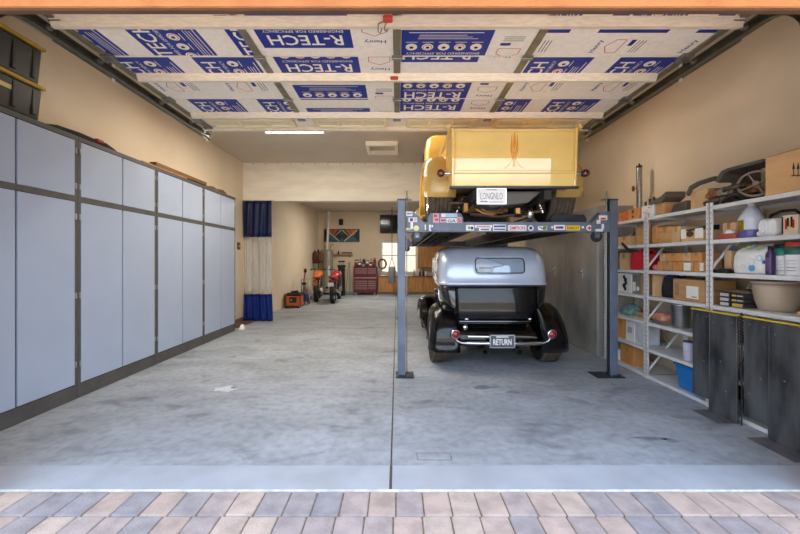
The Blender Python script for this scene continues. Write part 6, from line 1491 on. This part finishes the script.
    # motorcycles, seen from behind
    def motorcycle(x, y, cm, label, lean, plate, rot=0):
        r = thing('motorcycle', (x, y, 0), label, 'motorcycle', 'motorcycles in the rear bay'); rr = .32
        CM = cm
        for yy, w in ((y+.32, .13), (y+1.66, .10)):
            mb = MB(); mb.lathe([(rr*.72, -w*.35), (rr*.86, -w/2), (rr*.96, -w*.42), (rr, -w*.16), (rr, w*.16), (rr*.96, w*.42), (rr*.86, w/2), (rr*.72, w*.35), (rr*.72, -w*.35)], (x, yy, rr), TYRE, 32, 'X'); t = mb.build('wheel', r)
            mb = MB(); mb.lathe([(rr*.72, -w*.3), (rr*.66, 0), (rr*.72, w*.3)], (x, yy, rr), STEEL, 28, 'X')
            for k in range(8): a = k*PI/4; mb.cyl((x, yy, rr), (x, yy+rr*.68*math.cos(a), rr+rr*.68*math.sin(a)), .008, STEEL, n=5, caps=False)
            mb.cyl((x-.06, yy, rr), (x+.06, yy, rr), .035, BLACK, n=12); mb.build('spokes', t)
        mb = MB(); mb.loft([[(x+hw*math.cos(a), yy, zz+hh*math.sin(a)) for a in [2*PI*k/14 for k in range(14)]] for yy, zz, hw, hh in ((y+.02, .86, .05, .03), (y+.12, .87, .11, .06), (y+.4, .84, .14, .08), (y+.7, .80, .13, .07), (y+.8, .79, .08, .04))], CM, cap0=True, cap1=True); mb.build('seat', r)
        mb = MB(); mb.loft([[(x+hw*math.cos(a), yy, zz+hh*math.sin(a)) for a in [2*PI*k/14 for k in range(14)]] for yy, zz, hw, hh in ((y+.72, .86, .10, .06), (y+.9, .92, .17, .12), (y+1.15, .94, .18, .13), (y+1.3, .93, .12, .09))], CM, cap0=True, cap1=True); mb.build('fuel_tank', r)
        mb = MB(); mb.loft([[(x+.075*c, yy, zz) for c in (-1, -.5, 0, .5, 1)] for yy, zz in ((y-.08, .62), (y-.02, .72), (y+.12, .77), (y+.4, .76))], CM, closed=False, thick=.012); mb.build('rear_mudguard', r)
        mb = MB(); mb.loft([[(x+.07*c, yy, zz) for c in (-1, -.5, 0, .5, 1)] for yy, zz in ((y+1.3, .60), (y+1.5, .70), (y+1.75, .72), (y+2.0, .62))], CM, closed=False, thick=.012); mb.build('front_mudguard', r)
        mb = MB(); mb.tube([(x-.27, y+1.18, 1.08), (x-.18, y+1.28, 1.12), (x-.07, y+1.32, 1.06), (x+.07, y+1.32, 1.06), (x+.18, y+1.28, 1.12), (x+.27, y+1.18, 1.08)], .014, BLACK, n=8)
        for s in (-1, 1): mb.cyl((x+s*.19, y+1.25, 1.11), (x+s*.29, y+1.17, 1.08), .02, RUB, n=10)
        mb.build('handlebar', r)
        mb = MB()
        for s in (-1, 1): mb.tube([(x+s*.09, y+1.66, rr), (x+s*.09, y+1.34, 1.06)], .022, STEEL, n=8); mb.tube([(x+s*.08, y+.32, rr), (x+s*.09, y+.75, .36)], .022, BLACK, n=8); mb.tube([(x+s*.10, y+.26, .42), (x+s*.11, y+.42, .76)], .025, STEEL, n=8)
        mb.tube([(x, y+1.3, .95), (x, y+.95, .7), (x, y+.8, .36)], .03, BLACK, n=8); mb.build('frame', r)
        mb = MB(); mb.box(x-.13, x+.13, y+.72, y+1.12, .26, .66, BLACK, .04, seg=2); mb.cyl((x-.18, y+.9, .42), (x+.18, y+.9, .42), .09, STEEL, n=16); mb.build('engine', r)
        mb = MB(); mb.tube([(x+.16, y+.9, .3), (x+.19, y+.5, .34), (x+.19, y+.02, .44)], [.025, .045, .05], CHROME, n=12); mb.build('exhaust', r)
        mb = MB(); mb.box(x-.10, x+.10, y-.09, y-.075, .58, .70, plate, .004); mb.box(x-.02, x+.02, y-.075, y+.02, .66, .70, BLACK); mb.build('number_plate', r)
        mb = MB(); mb.box(x-.05, x+.05, y-.07, y-.03, .74, .79, LENS, .01); mb.box(x-.02, x+.02, y-.04, y+.05, .76, .80, BLACK); mb.build('tail_light', r)
        mb = MB(); mb.tube([(x-.1, y+.75, .33), (x-.25, y+.78, .01)], .012, GALV, n=8); mb.build('kickstand', r)
        r.rotation_euler = (0, lean, rot)
        return r
    motorcycle(PX(331.3, 12.0), 12.0, mat('moto_red', (158, 28, 28), .3, var=.04, coat=.5), 'red motorcycle seen from behind, near the golf bag', 0, WHITE)
    motorcycle(PX(315.3, 12.35), 12.35, mat('moto_orange', (206, 106, 40), .35, var=.05), 'orange motorcycle parked between the red motorcycle and the wall', 0, mat('plate_tan', (150, 110, 80), .6), .12)
build_rear()
# ------------------------------------------------------------------ sky, sun, camera
w = bpy.data.worlds.new('sky'); SC.world = w; w.use_nodes = True
nt = w.node_tree; bg = nt.nodes['Background']
tc = nt.nodes.new('ShaderNodeTexCoord'); sp = nt.nodes.new('ShaderNodeSeparateXYZ'); rp = nt.nodes.new('ShaderNodeValToRGB')
e = rp.color_ramp.elements
e[0].position = .48; e[0].color = (.42, .34, .26, 1); e[1].position = .62; e[1].color = (.70, .84, 1.0, 1)
n = rp.color_ramp.elements.new(.535); n.color = (.40, .36, .30, 1)
n = rp.color_ramp.elements.new(.55); n.color = (.84, .92, 1.0, 1)
n = rp.color_ramp.elements.new(1.0); n.color = (.40, .60, 1.0, 1)
mth = nt.nodes.new('ShaderNodeMath'); mth.operation = 'MULTIPLY_ADD'; mth.inputs[1].default_value = .5; mth.inputs[2].default_value = .5
nt.links.new(tc.outputs['Generated'], sp.inputs[0]); nt.links.new(sp.outputs['Z'], mth.inputs[0]); nt.links.new(mth.outputs[0], rp.inputs['Fac']); nt.links.new(rp.outputs['Color'], bg.inputs['Color'])
bg.inputs['Strength'].default_value = SKY
sun = bpy.data.lights.new('sun', 'SUN'); sun.energy = SUN; sun.angle = .01; sun.color = (1, .92, .78)
so = bpy.data.objects.new('sun', sun); C.objects.link(so); so.location = (8, 12, 16)
so.rotation_euler = Vector((-.42, -.50, -.76)).to_track_quat('-Z', 'Y').to_euler()
cam = bpy.data.cameras.new('camera'); cam.sensor_width = 36; cam.lens = F/800*36; cam.shift_x = 3/800; cam.shift_y = -6/800; cam.clip_start = .05
co = bpy.data.objects.new('camera', cam); C.objects.link(co); co.location = (0, 0, H); co.rotation_euler = (PI/2, 0, 0)
SC.camera = co
vs = SC.view_settings; vs.view_transform = 'Standard'; vs.look = 'None'; vs.exposure = EXPO; vs.gamma = 1; vs.use_curve_mapping = False
